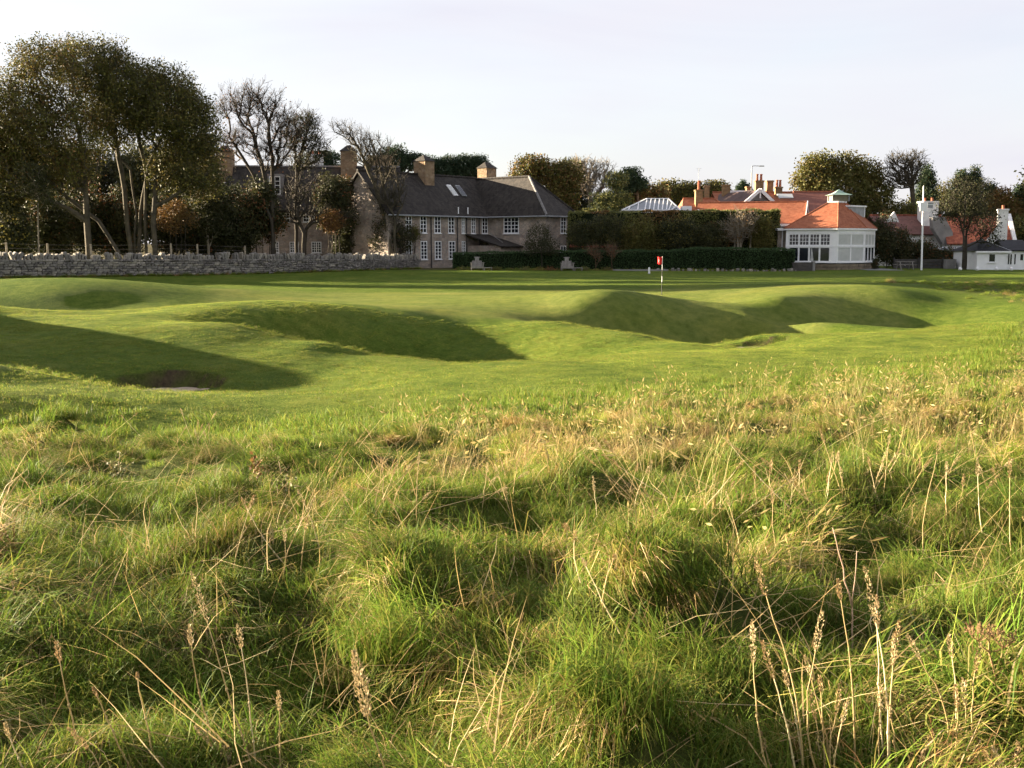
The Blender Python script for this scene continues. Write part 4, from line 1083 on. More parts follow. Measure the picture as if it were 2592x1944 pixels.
RK = rocks(m)
M_RUBBLE = stone_mat('wall_rubble', [(.15, .14, .13), (.22, .205, .19), (.28, .255, .225)], 4.5, (.06, .055, .05))
U0, U1w = -230, 1057
def wd(u): return 74 + 23.2 * u / 1057                     # depth of the wall seen at column u
def wp(u): d = wd(u); return Vector((gx(u, d), d, 0))
w0, w1 = wp(U0), wp(U1w); wt = (w1 - w0).normalized(); wn = Vector((wt.y, -wt.x, 0)); wL = (w1 - w0).length
fw_ = empty('stone_field_wall', (w0.x, w0.y, h1(w0.x, w0.y)), 'long grey dry-stone wall with upright coping stones below the left trees', 'wall')
def wz(s):
    """ground and top of the wall body at distance s along it"""
    p = w0 + wt * s; u = 1296 + p.x / p.y * F
    g_ = h1(p.x, p.y); return g_, zz(657 - 1.5 * u / 1057, p.y)
S = np.linspace(0, wL, 60); WG = np.array([wz(s) for s in S])
def wzi(s): return float(np.interp(s, S, WG[:, 0])), float(np.interp(s, S, WG[:, 1]))
mb = MB()
for i in range(59):
    a_, b_ = w0 + wt * S[i], w0 + wt * S[i + 1]
    p = [a_ + wn * .18, b_ + wn * .18, b_ - wn * .3, a_ - wn * .3]
    mb.v += [tuple(q + Vector((0, 0, WG[j, 0] - .3))) for q, j in zip(p, (i, i + 1, i + 1, i))] + [tuple(q + Vector((0, 0, WG[j, 1]))) for q, j in zip(p, (i, i + 1, i + 1, i))]
    k = i * 8; mb.f += [(k, k + 1, k + 5, k + 4), (k + 2, k + 3, k + 7, k + 6), (k + 4, k + 5, k + 6, k + 7)]
mb.build('wall_core', M_RUBBLE, fw_)
g = random.Random(11); face = []
ang = math.atan2(wt.y, wt.x)
zrow = 0.0
s = 0
for row in range(7):
    s = g.uniform(-.2, 0)
    while s < wL:
        w_ = g.uniform(.2, .52); hh = g.uniform(.13, .2)
        sc_ = s + w_ / 2
        if 0 < sc_ < wL:
            g0_, t0_ = wzi(sc_); step = (t0_ - g0_) / 7
            face.append((w_ * step, sc_, g0_ + step * (row + .5) + g.uniform(-.02, .02), w_ - .02, step * g.uniform(.82, 1.0), g.uniform(.1, .2)))
        s += w_
s_in = (wp(-30) - w0).length
face.sort(key=lambda q: (q[1] < s_in, -q[0] / (1 + q[1] / wL)))          # those that show largest first
org = parent_origin(fw_)
def put(me, name, p, sx, sy, sz, parent, rz=ang, tilt=0):
    o = bpy.data.objects.new(name, me); o.location = p - parent_origin(parent); o.rotation_euler = (g.uniform(-.06, .06), tilt, rz); o.scale = (sx, sy, sz); COL.objects.link(o); o.parent = parent; return o
for k, (_, s_, z_, w_, h_, dp) in enumerate(face[:300]):
    put(RK[k % 8], 'stone', w0 + wt * s_ + wn * (.17 + dp * .12) + Vector((0, 0, z_)), w_, .2 + dp, h_, fw_)
V, Q = [], []
base = np.array([[x, y, z] for z in (-.5, .5) for y in (-.5, .5) for x in (-.5, .5)])
FQ = np.array([(0, 2, 3, 1), (4, 5, 7, 6), (0, 1, 5, 4), (2, 6, 7, 3), (0, 4, 6, 2), (1, 3, 7, 5)])
for k, (_, s_, z_, w_, h_, dp) in enumerate(face[300:]):
    q = base * np.array([w_, .2 + dp, h_]) + np.random.default_rng(k).uniform(-.03, .03, (8, 3))
    p = w0 + wt * s_ + wn * (.17 + dp * .12) + Vector((0, 0, z_))
    W = q[:, :1] * np.array(wt) + q[:, 1:2] * np.array(wn) + q[:, 2:] * np.array([0, 0, 1]) + np.array(p)
    Q.append(FQ + 8 * len(V)); V.append(W)
o = np_mesh('small_stone', np.concatenate(V), np.concatenate(Q), M_RUBBLE, fw_); o['kind'] = 'stuff'
s = 0.1; k = 0
while s < wL:                                              # coping: rough stones set on edge
    w_ = g.uniform(.09, .26); h_ = g.uniform(.28, .58)
    _, t0_ = wzi(s)
    put(RK[k % 8], 'coping_stone', w0 + wt * (s + w_ / 2) - wn * .05 + Vector((0, 0, t0_ + h_ * .42)), w_, g.uniform(.4, .6), h_, fw_, tilt=g.uniform(-.45, .45)); k += 1
    s += w_ + (g.uniform(.15, .5) if g.random() < .06 else g.uniform(0, .07))
# weeds and uncut grass along the foot of the wall and hedge
n = 420; ss = rng.uniform(0, wL, n); of_ = rng.uniform(.25, .75, n)
X = w0.x + wt.x * ss + wn.x * of_; Y = w0.y + wt.y * ss + wn.y * of_
n2 = 260; uu = rng.uniform(1150, 2000, n2); X = np.concatenate([X, (uu - 1296) / F * 94.6]); Y = np.concatenate([Y, 94.6 + rng.uniform(-.5, .3, n2)]); n = len(X)
scatter('wall_foot_grass', 'uncut grass and weeds along the foot of the field wall and hedge', X, Y, np.where(rng.random(n) < .3, pick('dry', n), pick('long', n)), rng.uniform(0, 6.28, n), rng.uniform(.35, 1.0, n), tint_of(n, .2 * np.ones(n), .7, 1.1))
# post and wire fence behind it
pf_ = empty('wire_fence', (gx(200, 79), 79, .7), 'pale timber posts with wire strands standing behind the stone wall', 'fence')
tops = []
for u, v in ((-40, 612), (33, 613), (138, 616), (248, 618), (452, 616), (519, 618), (640, 622)):
    p = wp(u) - wn * 1.2; tz = zz(v, p.y)
    mb = MB(); mb.obox((p.x, p.y, (tz + .5) / 2), (.06, 0, 0), (0, .06, 0), (0, 0, (tz - .5) / 2)); mb.build('post', M_POST, pf_, bevel=.012); tops.append(Vector((p.x, p.y, tz)))
for dz in (.1, .42, .75):
    MB().tube([q - Vector((0, .07, dz)) for q in tops], .009, 4).build('wire', M_WIRE, pf_)

# ------------------------------------------------------------------ trees
LEAF = blade_mat('leaf', .6, .18, .22)
def bark(name, c1, c2): return vary(name, c1, c2, 1.6, .9, .5, 9, .15)
BK = dict(grey=bark('grey_bark', (.042, .037, .026), (.10, .085, .058)), dark=bark('dark_bark', (.035, .030, .024), (.07, .06, .045)), pale=bark('pale_bark', (.16, .135, .10), (.28, .24, .18)), brown=bark('brown_bark', (.09, .06, .04), (.16, .11, .07)))
PAL = dict(
    olive=[(0.104, 0.104, 0.024), (0.078, 0.084, 0.020), (0.138, 0.122, 0.030), (0.065, 0.064, 0.018), (0.150, 0.104, 0.034)],
    dark=[(0.039, 0.045, 0.018), (0.051, 0.054, 0.021), (0.0675, 0.063, 0.024), (0.03, 0.036, 0.015)],
    autumn=[(0.18, 0.093, 0.033), (0.225, 0.1275, 0.042), (0.1275, 0.075, 0.03), (0.09, 0.075, 0.027)],
    rust=[(0.21, 0.09, 0.039), (0.165, 0.075, 0.033), (0.1125, 0.06, 0.027)],
    pine=[(0.027, 0.048, 0.024), (0.036, 0.06, 0.03), (0.045, 0.066, 0.027), (0.021, 0.036, 0.0195)],
    bright=[(0.135, 0.1425, 0.042), (0.0975, 0.1125, 0.033), (0.1725, 0.165, 0.0525)],
    hedge=[(0.042, 0.076, 0.026), (0.054, 0.092, 0.032), (0.032, 0.060, 0.022)],
    yellow=[(0.27, 0.21, 0.045), (0.195, 0.165, 0.045), (0.12, 0.12, 0.03)])
def leaves(C, n_each, sig, size, pal, g, asp=.6, flat=0.0):
    """leaf quads scattered round clump centres C; one tone per clump with jitter"""
    C = np.asarray(C); k = len(C); N = k * n_each
    P_ = np.repeat(C, n_each, 0) + np.clip(g.normal(0, 1, (N, 3)), -1.55, 1.55) * np.array([sig, sig, sig * (1 - flat)])
    a = g.normal(0, 1, (N, 3)); a /= np.linalg.norm(a, axis=1)[:, None]
    b_ = np.cross(a, g.normal(0, 1, (N, 3))); b_ /= np.linalg.norm(b_, axis=1)[:, None] + 1e-9
    s = size * g.uniform(.6, 1.35, (N, 1)) / 2
    V = np.stack([P_ - a * s, P_ - b_ * s * asp, P_ + a * s, P_ + b_ * s * asp], 1).reshape(-1, 3)
    pal = np.array(pal)
    tone = np.repeat(pal[g.integers(len(pal), size=k)], n_each, 0) * .6 + pal[g.integers(len(pal), size=N)] * .4
    tone = tone * g.uniform(.75, 1.3, (N, 1))
    return V, np.arange(N * 4).reshape(-1, 4), np.repeat(tone, 4, 0)
def ell(spec, d, n, g, shell=.35, dz=.8):
    """points in a union of ellipsoids given in photo pixels (u, v, ru, rv[, depth offset])"""
    out = []
    vol = np.array([e[2] * e[3] for e in spec], float); cnt = np.maximum(1, (n * vol / vol.sum()).astype(int))
    for e, c in zip(spec, cnt):
        dd = d + (e[4] if len(e) > 4 else 0); p = px(e[0], e[1], dd)
        q = g.normal(0, 1, (c, 3)); q /= np.linalg.norm(q, axis=1)[:, None]
        r = (shell + (1 - shell) * g.random((c, 1))) ** .7
        k = dd / F
        out.append(np.array(p) + q * r * np.array([e[2] * k, (e[2] + e[3]) / 2 * k * dz, e[3] * k]))
    return np.concatenate(out)
def skeleton(stems, T, g, bf=.45, wob=.12):
    """grow limbs from the stems to the targets: each target joins the node with the cheapest way to the root"""
    pos, par, ln = [], [], []
    for st in stems:
        prev = -1
        for p in st:
            pos.append(np.array(p, float)); par.append(prev)
            ln.append(0 if prev < 0 else ln[prev] + np.linalg.norm(pos[-1] - pos[prev])); prev = len(pos) - 1
    root = np.array(stems[0][0], float)
    M = len(pos) + 4 * len(T) + 8
    A_ = np.zeros((M, 3)); A_[:len(pos)] = pos; L_ = np.zeros(M); L_[:len(pos)] = ln; n = len(pos)
    first = len(stems[0]) * 0
    tips = []
    for q in T[np.argsort(((T - root) ** 2).sum(1))]:
        dv = A_[:n] - q; ds = np.sqrt((dv ** 2).sum(1))
        cost = ds + bf * L_[:n] + np.where(dv[:, 2] > 0, .5 * dv[:, 2], 0)      # limbs rise
        i = int(np.argmin(cost)); p0 = A_[i]; dist = ds[i]
        k = 1 if dist < .8 else (2 if dist < 2 else 3)
        pr = i
        for j in range(1, k + 1):
            f = j / k
            p = p0 + (q - p0) * f + (g.normal(0, wob, 3) * min(dist, 2) * .5 if j < k else 0)
            p[2] += .10 * dist * math.sin(f * math.pi)
            A_[n] = p; par.append(pr); L_[n] = L_[pr] + np.linalg.norm(p - A_[pr]); pr = n; n += 1
        tips.append(n - 1)
    return A_[:n], np.array(par), tips
def limbs(A_, par, r0, expo=2.35, rmax=.4, nst=0):
    n = len(A_); acc = np.zeros(n); cnt = np.bincount(par[par >= 0], minlength=n)
    acc[cnt == 0] = r0 ** expo
    for i in range(n - 1, -1, -1):
        if par[i] >= 0: acc[par[i]] += acc[i]
    # nodes were appended parents first, so one backward sweep is enough
    rad = np.minimum(acc ** (1 / expo), rmax)
    return rad
def tubes(A_, par, rad, name, mat, parent):
    V, Q = [], []; off = 0
    e = np.where(par >= 0)[0]
    for lo, hi, ns in ((.045, 9, 6), (0, .045, 3)):
        k = e[(rad[e] >= lo) & (rad[e] < hi)]
        if not len(k): continue
        a, b_ = A_[par[k]], A_[k]; t_ = b_ - a; L = np.linalg.norm(t_, axis=1)[:, None] + 1e-9; t_ = t_ / L
        up = np.where(np.abs(t_[:, 2:]) < .9, np.array([[0, 0, 1.]]), np.array([[1., 0, 0]]))
        x = np.cross(t_, up); x /= np.linalg.norm(x, axis=1)[:, None]; y = np.cross(x, t_)
        ra = np.minimum(rad[par[k]], rad[k] * 1.5)[:, None]; rb_ = rad[k][:, None]
        a = a - t_ * ra * .35; b_ = b_ + t_ * rb_ * .25
        an = np.arange(ns) * 2 * math.pi / ns
        ring = x[:, None] * np.cos(an)[None, :, None] + y[:, None] * np.sin(an)[None, :, None]
        P_ = np.concatenate([a[:, None] + ring * ra[:, None], b_[:, None] + ring * rb_[:, None]], 1)
        m_ = np.arange(len(k))[:, None] * 2 * ns + off
        for j in range(ns):
            j2 = (j + 1) % ns
            Q.append(np.concatenate([m_ + j, m_ + j2, m_ + ns + j2, m_ + ns + j], 1))
        V.append(P_.reshape(-1, 3)); off += P_.shape[0] * 2 * ns
    return np_mesh(name, np.concatenate(V), np.concatenate(Q), mat, parent, smooth=True)
TN = [0]
def tree(name, label, cat, u, d, stems, spec, nt=220, nl=40, sig=.42, size=.2, pal='olive', bk='grey', r0=.018, rmax=.35, bf=.45, group='trees', shell=.3, twig=0, asp=.6, flat=0.0, mix=None, bare=0.0, dz=.8, gz=None):
    """u, d: foot; stems: lists of (u, v[, depth offset]) pixels; spec: crown ellipsoids in pixels"""
    TN[0] += 1; g = np.random.default_rng(40 + TN[0])
    gz = h1(gx(u, d), d) if gz is None else gz
    root = Vector((gx(u, d), d, gz - .1))
    o = empty(name, root, label, cat, group)
    ST = []
    for st in stems:
        pts = [px(q[0], q[1], d + (q[2] if len(q) > 2 else 0)) for q in st]
        f0 = Vector((pts[0].x, pts[0].y, gz - .15))
        chain = [f0] + pts
        fine = [chain[0]]
        for a_, b_ in zip(chain[:-1], chain[1:]):
            k = max(1, int((b_ - a_).length / 1.1))
            for j in range(1, k + 1): fine.append(a_.lerp(b_, j / k) + Vector(g.normal(0, .05, 3)) * (j < k))
        ST.append([tuple(q) for q in fine])
    if nl > 20 and nt < 900: nt = int(nt * 1.7); sig *= .72; size *= .82
    T = ell(spec, d, nt, g, shell, dz)
    A_, par, tips = skeleton(ST, T, g, bf)
    if twig:                                                # fans of fine twigs at the tips
        P2, par2 = [A_], list(par); n = len(A_)
        for i in tips:
            dr = A_[i] - A_[par[i]]; dr = dr / (np.linalg.norm(dr) + 1e-9)
            for _ in range(twig):
                L = g.uniform(.35, 1.0); v = dr + g.normal(0, .45, 3) + np.array([0, 0, .35]); v /= np.linalg.norm(v)
                q = A_[i] + v * L * .5; w_ = v + g.normal(0, .3, 3); q2 = q + w_ / np.linalg.norm(w_) * L * .5
                P2.append(np.array([q, q2])); par2 += [i, n]; n += 2
        A_ = np.concatenate(P2); par = np.array(par2)
    rad = limbs(A_, par, r0, rmax=rmax)
    tubes(A_, par, rad, 'trunk', BK[bk], o)
    if nl:
        C = A_[tips]
        if bare: C = C[g.random(len(C)) > bare]
        pl = PAL[pal]
        V, Q, K = leaves(C, nl, sig, size, pl, g, asp, flat)
        if mix:
            V2, Q2, K2 = leaves(C[g.random(len(C)) < mix[1]], max(3, nl // 2), sig * 1.1, size, PAL[mix[0]], g, asp, flat)
            Q = np.concatenate([Q, Q2 + len(V)]); V = np.concatenate([V, V2]); K = np.concatenate([K, K2])
        np_mesh('crown', V, Q, LEAF, o, col=K)
    return o
def bush(name, label, u, d, spec, nt=60, nl=60, sig=.35, size=.2, pal='dark', group='shrubs', mix=None, stems=5, bk='dark', cat='shrub', twig=0, bare=0.0, shell=.2, gz=None):
    g = random.Random(TN[0] + 5)
    e = spec[0]; vb = 685
    st = [[(u + g.uniform(-.5, .5) * e[2], min(e[1] + e[3] * .5, 676), g.uniform(-.3, .3)), (u + g.uniform(-.8, .8) * e[2], e[1] + e[3] * g.uniform(-.2, .3), g.uniform(-.4, .4))] for _ in range(stems)]
    return tree(name, label, cat, u, d, st, spec, nt, nl, sig, size, pal, bk, .012, .10, .3, group, shell, twig, .6, 0, mix, bare, gz=gz)
GB = 'trees and shrubs behind the field wall'
# --- the big sycamores at the left
tree('sycamore_tree', 'tall broad sycamore at far left with slim pale trunk and long leaning limb', 'tree', 225, 82,
     [[(224, 620), (220, 560), (216, 450), (205, 380), (190, 300)], [(300, 640, 1), (250, 560, 1), (170, 500, 1), (110, 440, 0), (60, 380, 0)]],
     [(40, 300, 120, 130), (-40, 320, 100, 110), (130, 185, 110, 85), (150, 330, 130, 100), (-30, 420, 90, 90), (60, 450, 100, 60), (190, 430, 60, 50)], 1250, 46, .36, .17, 'olive', 'grey', .0105, .24, group=GB, twig=2, mix=('autumn', .18), dz=.9)
tree('sycamore_tree', 'biggest multi-stemmed sycamore rising above the wall with orange-lit trunks', 'tree', 360, 85,
     [[(330, 620), (322, 570), (315, 480), (300, 400), (280, 300)], [(352, 620, 1), (355, 540, 1), (372, 450, 1), (350, 340, 0)], [(368, 600), (368, 500), (375, 420), (420, 330)], [(392, 620, -.5), (388, 560, -.5), (396, 450, 0), (440, 380, 0)], [(340, 600, .5), (345, 540, .5), (330, 430, .5), (260, 340, 0)]],
     [(240, 165, 110, 70), (330, 230, 120, 90), (420, 270, 110, 100), (300, 300, 110, 70), (480, 330, 80, 90), (500, 430, 60, 80), (430, 430, 60, 50)], 1400, 46, .36, .17, 'olive', 'grey', .0105, .24, group=GB, twig=2, mix=('dark', .5), dz=.9)
tree('ivy_clad_tree', 'slender dark ivy-clad tree with pale streaked stem right of the sycamores', 'tree', 526, 91, [[(528, 630), (524, 540), (519, 440), (512, 380)]], [(515, 400, 48, 70), (525, 480, 60, 60), (540, 560, 45, 50)], 150, 50, .5, .24, 'dark', 'pale', .014, .2, group=GB)
tree('young_ash_tree', 'thin pale young tree leaning behind the wall at far left', 'tree', 96, 80, [[(98, 630), (96, 560), (97, 500), (85, 460)]], [(80, 450, 50, 45), (110, 490, 40, 35)], 60, 26, .4, .2, 'dark', 'pale', .012, .12, group=GB)
# understorey
for i, (u, v, ru, rv, off, pal, lab) in enumerate((
        (20, 560, 60, 90, 7, 'dark', 'yellowish evergreen bush at the extreme left behind the wall'), (120, 560, 70, 80, 11, 'dark', 'dark bush between the two leftmost fence posts'),
        (205, 550, 70, 95, 12, 'dark', 'dark bush behind the slim sycamore trunk'), (290, 560, 60, 80, 11, 'dark', 'dark bush left of the orange-lit trunks'),
        (440, 560, 70, 85, 10, 'dark', 'large dark bush right of the orange-lit trunks'), (520, 585, 45, 60, 8, 'dark', 'dark bush below the ivy-clad tree'),
        (590, 560, 55, 90, 6, 'dark', 'tall dark bush at the left corner of the second stone house'), (655, 520, 50, 70, 6, 'dark', 'dark bush under the reddish bare tree'),
        (840, 500, 45, 60, 5, 'dark', 'dark evergreen in front of the house gable'))):
    bush('evergreen_bush', lab, u, wd(u) + off, [(u, v, ru, rv), (u + 12, v + 50, ru, rv * .5)], 90, 70, .5, .26, pal, GB, mix=('yellow' if i == 0 else 'rust', .3 if i in (0, 3, 7) else .08))
bush('autumn_bush', 'orange-brown autumn bush glowing right of the big trunks', 445, wd(445) + 3, [(440, 545, 55, 40)], 60, 40, .4, .17, 'autumn', GB)
bush('autumn_bush', 'russet autumn bush before the windows of the second house', 835, wd(835) + 3, [(838, 560, 28, 28)], 40, 45, .35, .17, 'autumn', GB, mix=('rust', .6))
bush('autumn_bush', 'small rusty bush above the dark evergreen by the gable', 872, wd(872) + 6, [(872, 470, 38, 22), (880, 520, 30, 40)], 50, 36, .4, .18, 'dark', GB, mix=('rust', .8))
# dark belt of trees closing the view behind
for i, (u, v, ru, rv, d) in enumerate(((-60, 470, 110, 130, 122), (60, 460, 90, 120, 126), (170, 475, 90, 115, 120), (280, 480, 90, 110, 126), (390, 470, 90, 120, 121), (490, 480, 80, 110, 125))):
    lab = ['far dark tree at the extreme left behind everything', 'far dark tree behind the leftmost bush', 'far dark tree behind the slim sycamore trunk', 'far dark tree between the two sycamores', 'far dark tree behind the orange-lit trunks', 'far dark tree left of the second stone house'][i]
    tree('belt_tree', lab, 'tree', u, d, [[(u, 610), (u + 8, 540), (u, 480)]], [(u, v, ru, rv), (u + 30, v + 80, ru, 55)], 230, 50, .85, .4, 'dark', 'dark', .02, .3, group=GB, mix=('olive', .4))
for u, d, lab in ((-200, 104, 'dark tree just beyond the left edge of the view'), (-330, 108, 'second dark tree beyond the left edge of the view'), (-470, 112, 'third dark tree beyond the left edge of the view'), (2690, 126, 'dark tree just beyond the right edge of the view'), (2820, 128, 'second dark tree beyond the right edge of the view')):
    tree('belt_tree', lab, 'tree', u, d, [[(u, 610), (u + 8, 540), (u, 480)]], [(u, 470, 100, 100), (u + 20, 570, 100, 60)], 190, 44, .85, .42, 'dark', 'dark', .02, .3, group=GB if u < 0 else 'trees behind the houses', mix=('olive', .4))
# --- bare trees before the house
tree('bare_beech_tree', 'reddish nearly bare tree with fanned twigs left of the stone house', 'tree', 692, 94, [[(692, 620), (690, 540), (668, 440), (640, 340)], [(690, 600, .5), (690, 500, .5), (690, 400, .5), (680, 330, .3)], [(688, 560, -.5), (640, 440, -.5), (590, 360, -.3)]],
     [(600, 280, 60, 60), (650, 260, 70, 50), (700, 310, 65, 60), (600, 360, 70, 50), (690, 390, 70, 45), (740, 330, 30, 40)], 520, 5, .4, .12, 'rust', 'dark', .0075, .17, group=GB, twig=10, shell=.1, bare=.2)
tree('thinning_tree', 'small dark-leaved tree between the bare tree and first big chimney', 'tree', 745, 96, [[(750, 620), (748, 520), (752, 440), (765, 380)]], [(765, 310, 40, 28), (750, 350, 38, 30), (790, 340, 25, 45), (770, 400, 50, 30), (815, 375, 25, 20)], 170, 26, .3, .17, 'dark', 'dark', .011, .16, group=GB, twig=4, bare=.35)
tree('spreading_bare_tree', 'low dark bare tree spreading before the lower windows', 'tree', 770, 95.5, [[(768, 620), (770, 590)], [(772, 620, .2), (775, 580, .2)]], [(710, 545, 50, 25), (770, 530, 50, 40), (840, 550, 50, 30), (770, 480, 70, 40)], 220, 4, .3, .13, 'dark', 'dark', .012, .26, group=GB, twig=4, bare=.5)
tree('leaning_hawthorn', 'wind-bent bare tree leaning left in front of the house roof', 'tree', 985, 96.4, [[(990, 640), (975, 560), (950, 470), (920, 400), (885, 340)], [(985, 640, .3), (985, 540, .3), (965, 440, .3), (955, 390, .2)], [(1000, 640, -.2), (1000, 560, -.2), (985, 500, -.2)]],
     [(868, 325, 28, 14), (900, 345, 40, 22), (945, 370, 45, 28), (965, 410, 42, 35), (920, 390, 40, 30), (985, 480, 45, 60)], 330, 3, .25, .12, 'dark', 'grey', .010, .17, group=GB, twig=6, bare=.5)
bush('thicket', 'dark thicket of stems and leaves where the wall meets the house', 1000, 97.2, [(985, 560, 38, 50), (1010, 600, 40, 40), (970, 610, 35, 40)], 110, 34, .35, .18, 'dark', GB, mix=('autumn', .2), twig=3)
bush('ivy_shrub', 'pale green climbing shrub against the house front', 1047, 98.3, [(1045, 592, 24, 22)], 36, 40, .22, .13, 'olive', GB)
# --- trees behind the houses
GT = 'trees behind the houses'
def pine(u, d, spec, label, nt=60, sz=.4, foot=600):
    return tree('pine_tree', label, 'tree', u, d, [[(u, foot), (u + 3, spec[0][1] + 25)]], spec, nt, 70, .6, .42, 'pine', 'brown', .03, .3, group=GT, asp=.28, flat=.35)
pine(815, 138, [(800, 402, 38, 18), (838, 398, 26, 14), (815, 425, 50, 18)], 'dark pine top left of the first big chimney')
pine(1015, 136, [(1000, 395, 45, 25), (1045, 410, 35, 20), (985, 425, 50, 18)], 'tallest dark pine top between two chimneys', 90)
pine(1110, 140, [(1085, 415, 35, 18), (1135, 412, 28, 16), (1110, 436, 60, 14)], 'dark pine top behind the middle of the long roof', 80)
pine(1195, 140, [(1175, 418, 30, 22), (1210, 415, 26, 22), (1195, 438, 55, 14)], 'dark pine top beside the right-hand house chimney', 80)
tree('oak_tree', 'brown-green oak crown right of the last house chimney', 'tree', 1385, 122, [[(1390, 600), (1388, 520), (1370, 470)]], [(1345, 430, 48, 34), (1400, 450, 45, 40), (1330, 480, 50, 45), (1420, 500, 50, 55), (1440, 450, 32, 40)], 260, 44, .55, .3, 'olive', 'grey', .02, .35, group=GT, mix=('autumn', .5))
tree('dark_holm_oak', 'dark evergreen crown behind the wing roof', 'tree', 1450, 126, [[(1450, 600), (1450, 520)]], [(1450, 430, 30, 26), (1455, 500, 45, 70)], 120, 60, .55, .3, 'dark', 'dark', .02, .3, group=GT)
tree('bare_ash_tree', 'pale bare tree crown above the hedge beside the house', 'tree', 1495, 124, [[(1495, 600), (1495, 520), (1492, 470)]], [(1480, 430, 40, 30), (1515, 440, 40, 32), (1495, 470, 50, 30)], 260, 0, pal='dark', bk='pale', r0=.014, group=GT, twig=6)
tree('cedar_tree', 'blue-green cedar with layered boughs left of the glass roof', 'tree', 1560, 118, [[(1558, 600), (1556, 540), (1560, 480)]], [(1560, 460, 24, 24), (1550, 500, 50, 22), (1545, 530, 60, 30)], 130, 50, .5, .3, 'bright', 'brown', .02, .28, group=GT, mix=('pine', .9), asp=.35, flat=.4)
pine(1612, 122, [(1598, 443, 20, 12), (1612, 462, 24, 12), (1590, 475, 26, 14)], 'dark flat-topped pine sticking out above the glass roof', 50)
tree('birch_tree', 'yellow-brown leafy tree directly behind the glass roof', 'tree', 1630, 124, [[(1630, 600), (1630, 530)]], [(1620, 500, 40, 36), (1660, 500, 34, 28), (1600, 530, 40, 30)], 140, 44, .5, .27, 'autumn', 'grey', .018, .25, group=GT, mix=('bright', .8))
for u, v, ru, rv, lab in ((1690, 488, 38, 26, 'dim green tree beyond the glass roof'), (1745, 492, 36, 24, 'dim green tree left of the pot-topped chimney'), (1812, 490, 34, 26, 'dim brownish tree right of the pot-topped chimney')):
    tree('distant_tree', lab, 'tree', u, 150, [[(u, 600), (u, 520)]], [(u, v, ru, rv), (u + 20, v + 25, ru, rv)], 110, 50, .7, .36, 'olive', 'dark', .02, .25, group=GT, mix=('dark', .7))
tree('fir_tree', 'small dark fir behind the club house chimneys', 'tree', 1882, 145, [[(1882, 600), (1881, 465)]], [(1881, 478, 16, 14), (1872, 488, 14, 10), (1892, 486, 14, 12), (1881, 465, 5, 8)], 70, 60, .3, .3, 'pine', 'brown', .02, .2, group=GT, asp=.3)
tree('sycamore_tree', 'large round-headed sycamore behind the glazed pavilion', 'tree', 2130, 124, [[(2130, 600), (2130, 540), (2120, 480)], [(2150, 600, .5), (2160, 520, .5), (2180, 460, .4)]], [(2080, 420, 55, 32), (2050, 455, 48, 42), (2140, 425, 60, 34), (2200, 440, 42, 34), (2110, 490, 90, 60), (2200, 510, 60, 60), (2180, 560, 60, 50)], 420, 42, .6, .32, 'olive', 'grey', .02, .4, group=GT, mix=('bright', .35))
tree('bare_elm_tree', 'bare grey tree with lacy crown right of the round sycamore', 'tree', 2312, 122, [[(2314, 620), (2312, 540), (2308, 470), (2290, 430)]], [(2275, 420, 34, 30), (2315, 415, 26, 30), (2290, 455, 44, 26)], 300, 0, pal='dark', bk='grey', r0=.014, rmax=.26, group=GT, twig=6)
for u, v, w_, h_, lab in ((2345, 465, 26, 42, 'dark conifer left of the white mast top'), (2435, 470, 30, 34, 'wide dark conifer above the cottage roofs'), (2468, 468, 22, 38, 'pointed dark conifer right of the wide one'), (2505, 495, 20, 24, 'short dark conifer above the white chimney'), (2582, 500, 22, 26, 'dark conifer at the extreme right edge')):
    tree('conifer_tree', lab, 'tree', u, 128, [[(u, 620), (u, v - h_ * .8)]], [(u, v - h_ * .6, w_ * .35, h_ * .5), (u, v, w_ * .7, h_ * .6), (u, v + h_, w_ * 1.1, h_ * .8)], 120, 50, .5, .32, 'pine', 'brown', .02, .25, group=GT, asp=.35, mix=('olive', .2))
tree('autumn_tree', 'tawny autumn tree behind the tall white chimney', 'tree', 2545, 126, [[(2545, 620), (2545, 560)]], [(2530, 515, 34, 34), (2560, 540, 36, 34), (2520, 560, 36, 36)], 160, 44, .55, .28, 'autumn', 'brown', .018, .24, group=GT, mix=('olive', .5))
tree('olive_tree', 'green-brown tree filling the gap between the conifers', 'tree', 2400, 132, [[(2400, 620), (2400, 540)]], [(2390, 510, 50, 40), (2450, 530, 60, 40), (2330, 540, 50, 40)], 180, 48, .6, .3, 'olive', 'brown', .018, .24, group=GT, mix=('dark', .5))
tree('dark_lime_tree', 'dark half-bare tree with forked trunk left of the white hut', 'tree', 2441, 97.5, [[(2441, 660), (2440, 600), (2430, 560), (2395, 500)], [(2445, 660, .3), (2446, 590, .3), (2470, 530, .2)], [(2438, 640, -.2), (2440, 580, -.2), (2445, 500, -.2)]], [(2425, 480, 40, 30), (2475, 495, 36, 40), (2485, 560, 46, 40), (2395, 530, 30, 34), (2505, 600, 30, 22), (2440, 540, 40, 40)], 420, 18, .34, .16, 'dark', 'dark', .008, .28, group=GT, twig=2, bare=.25)
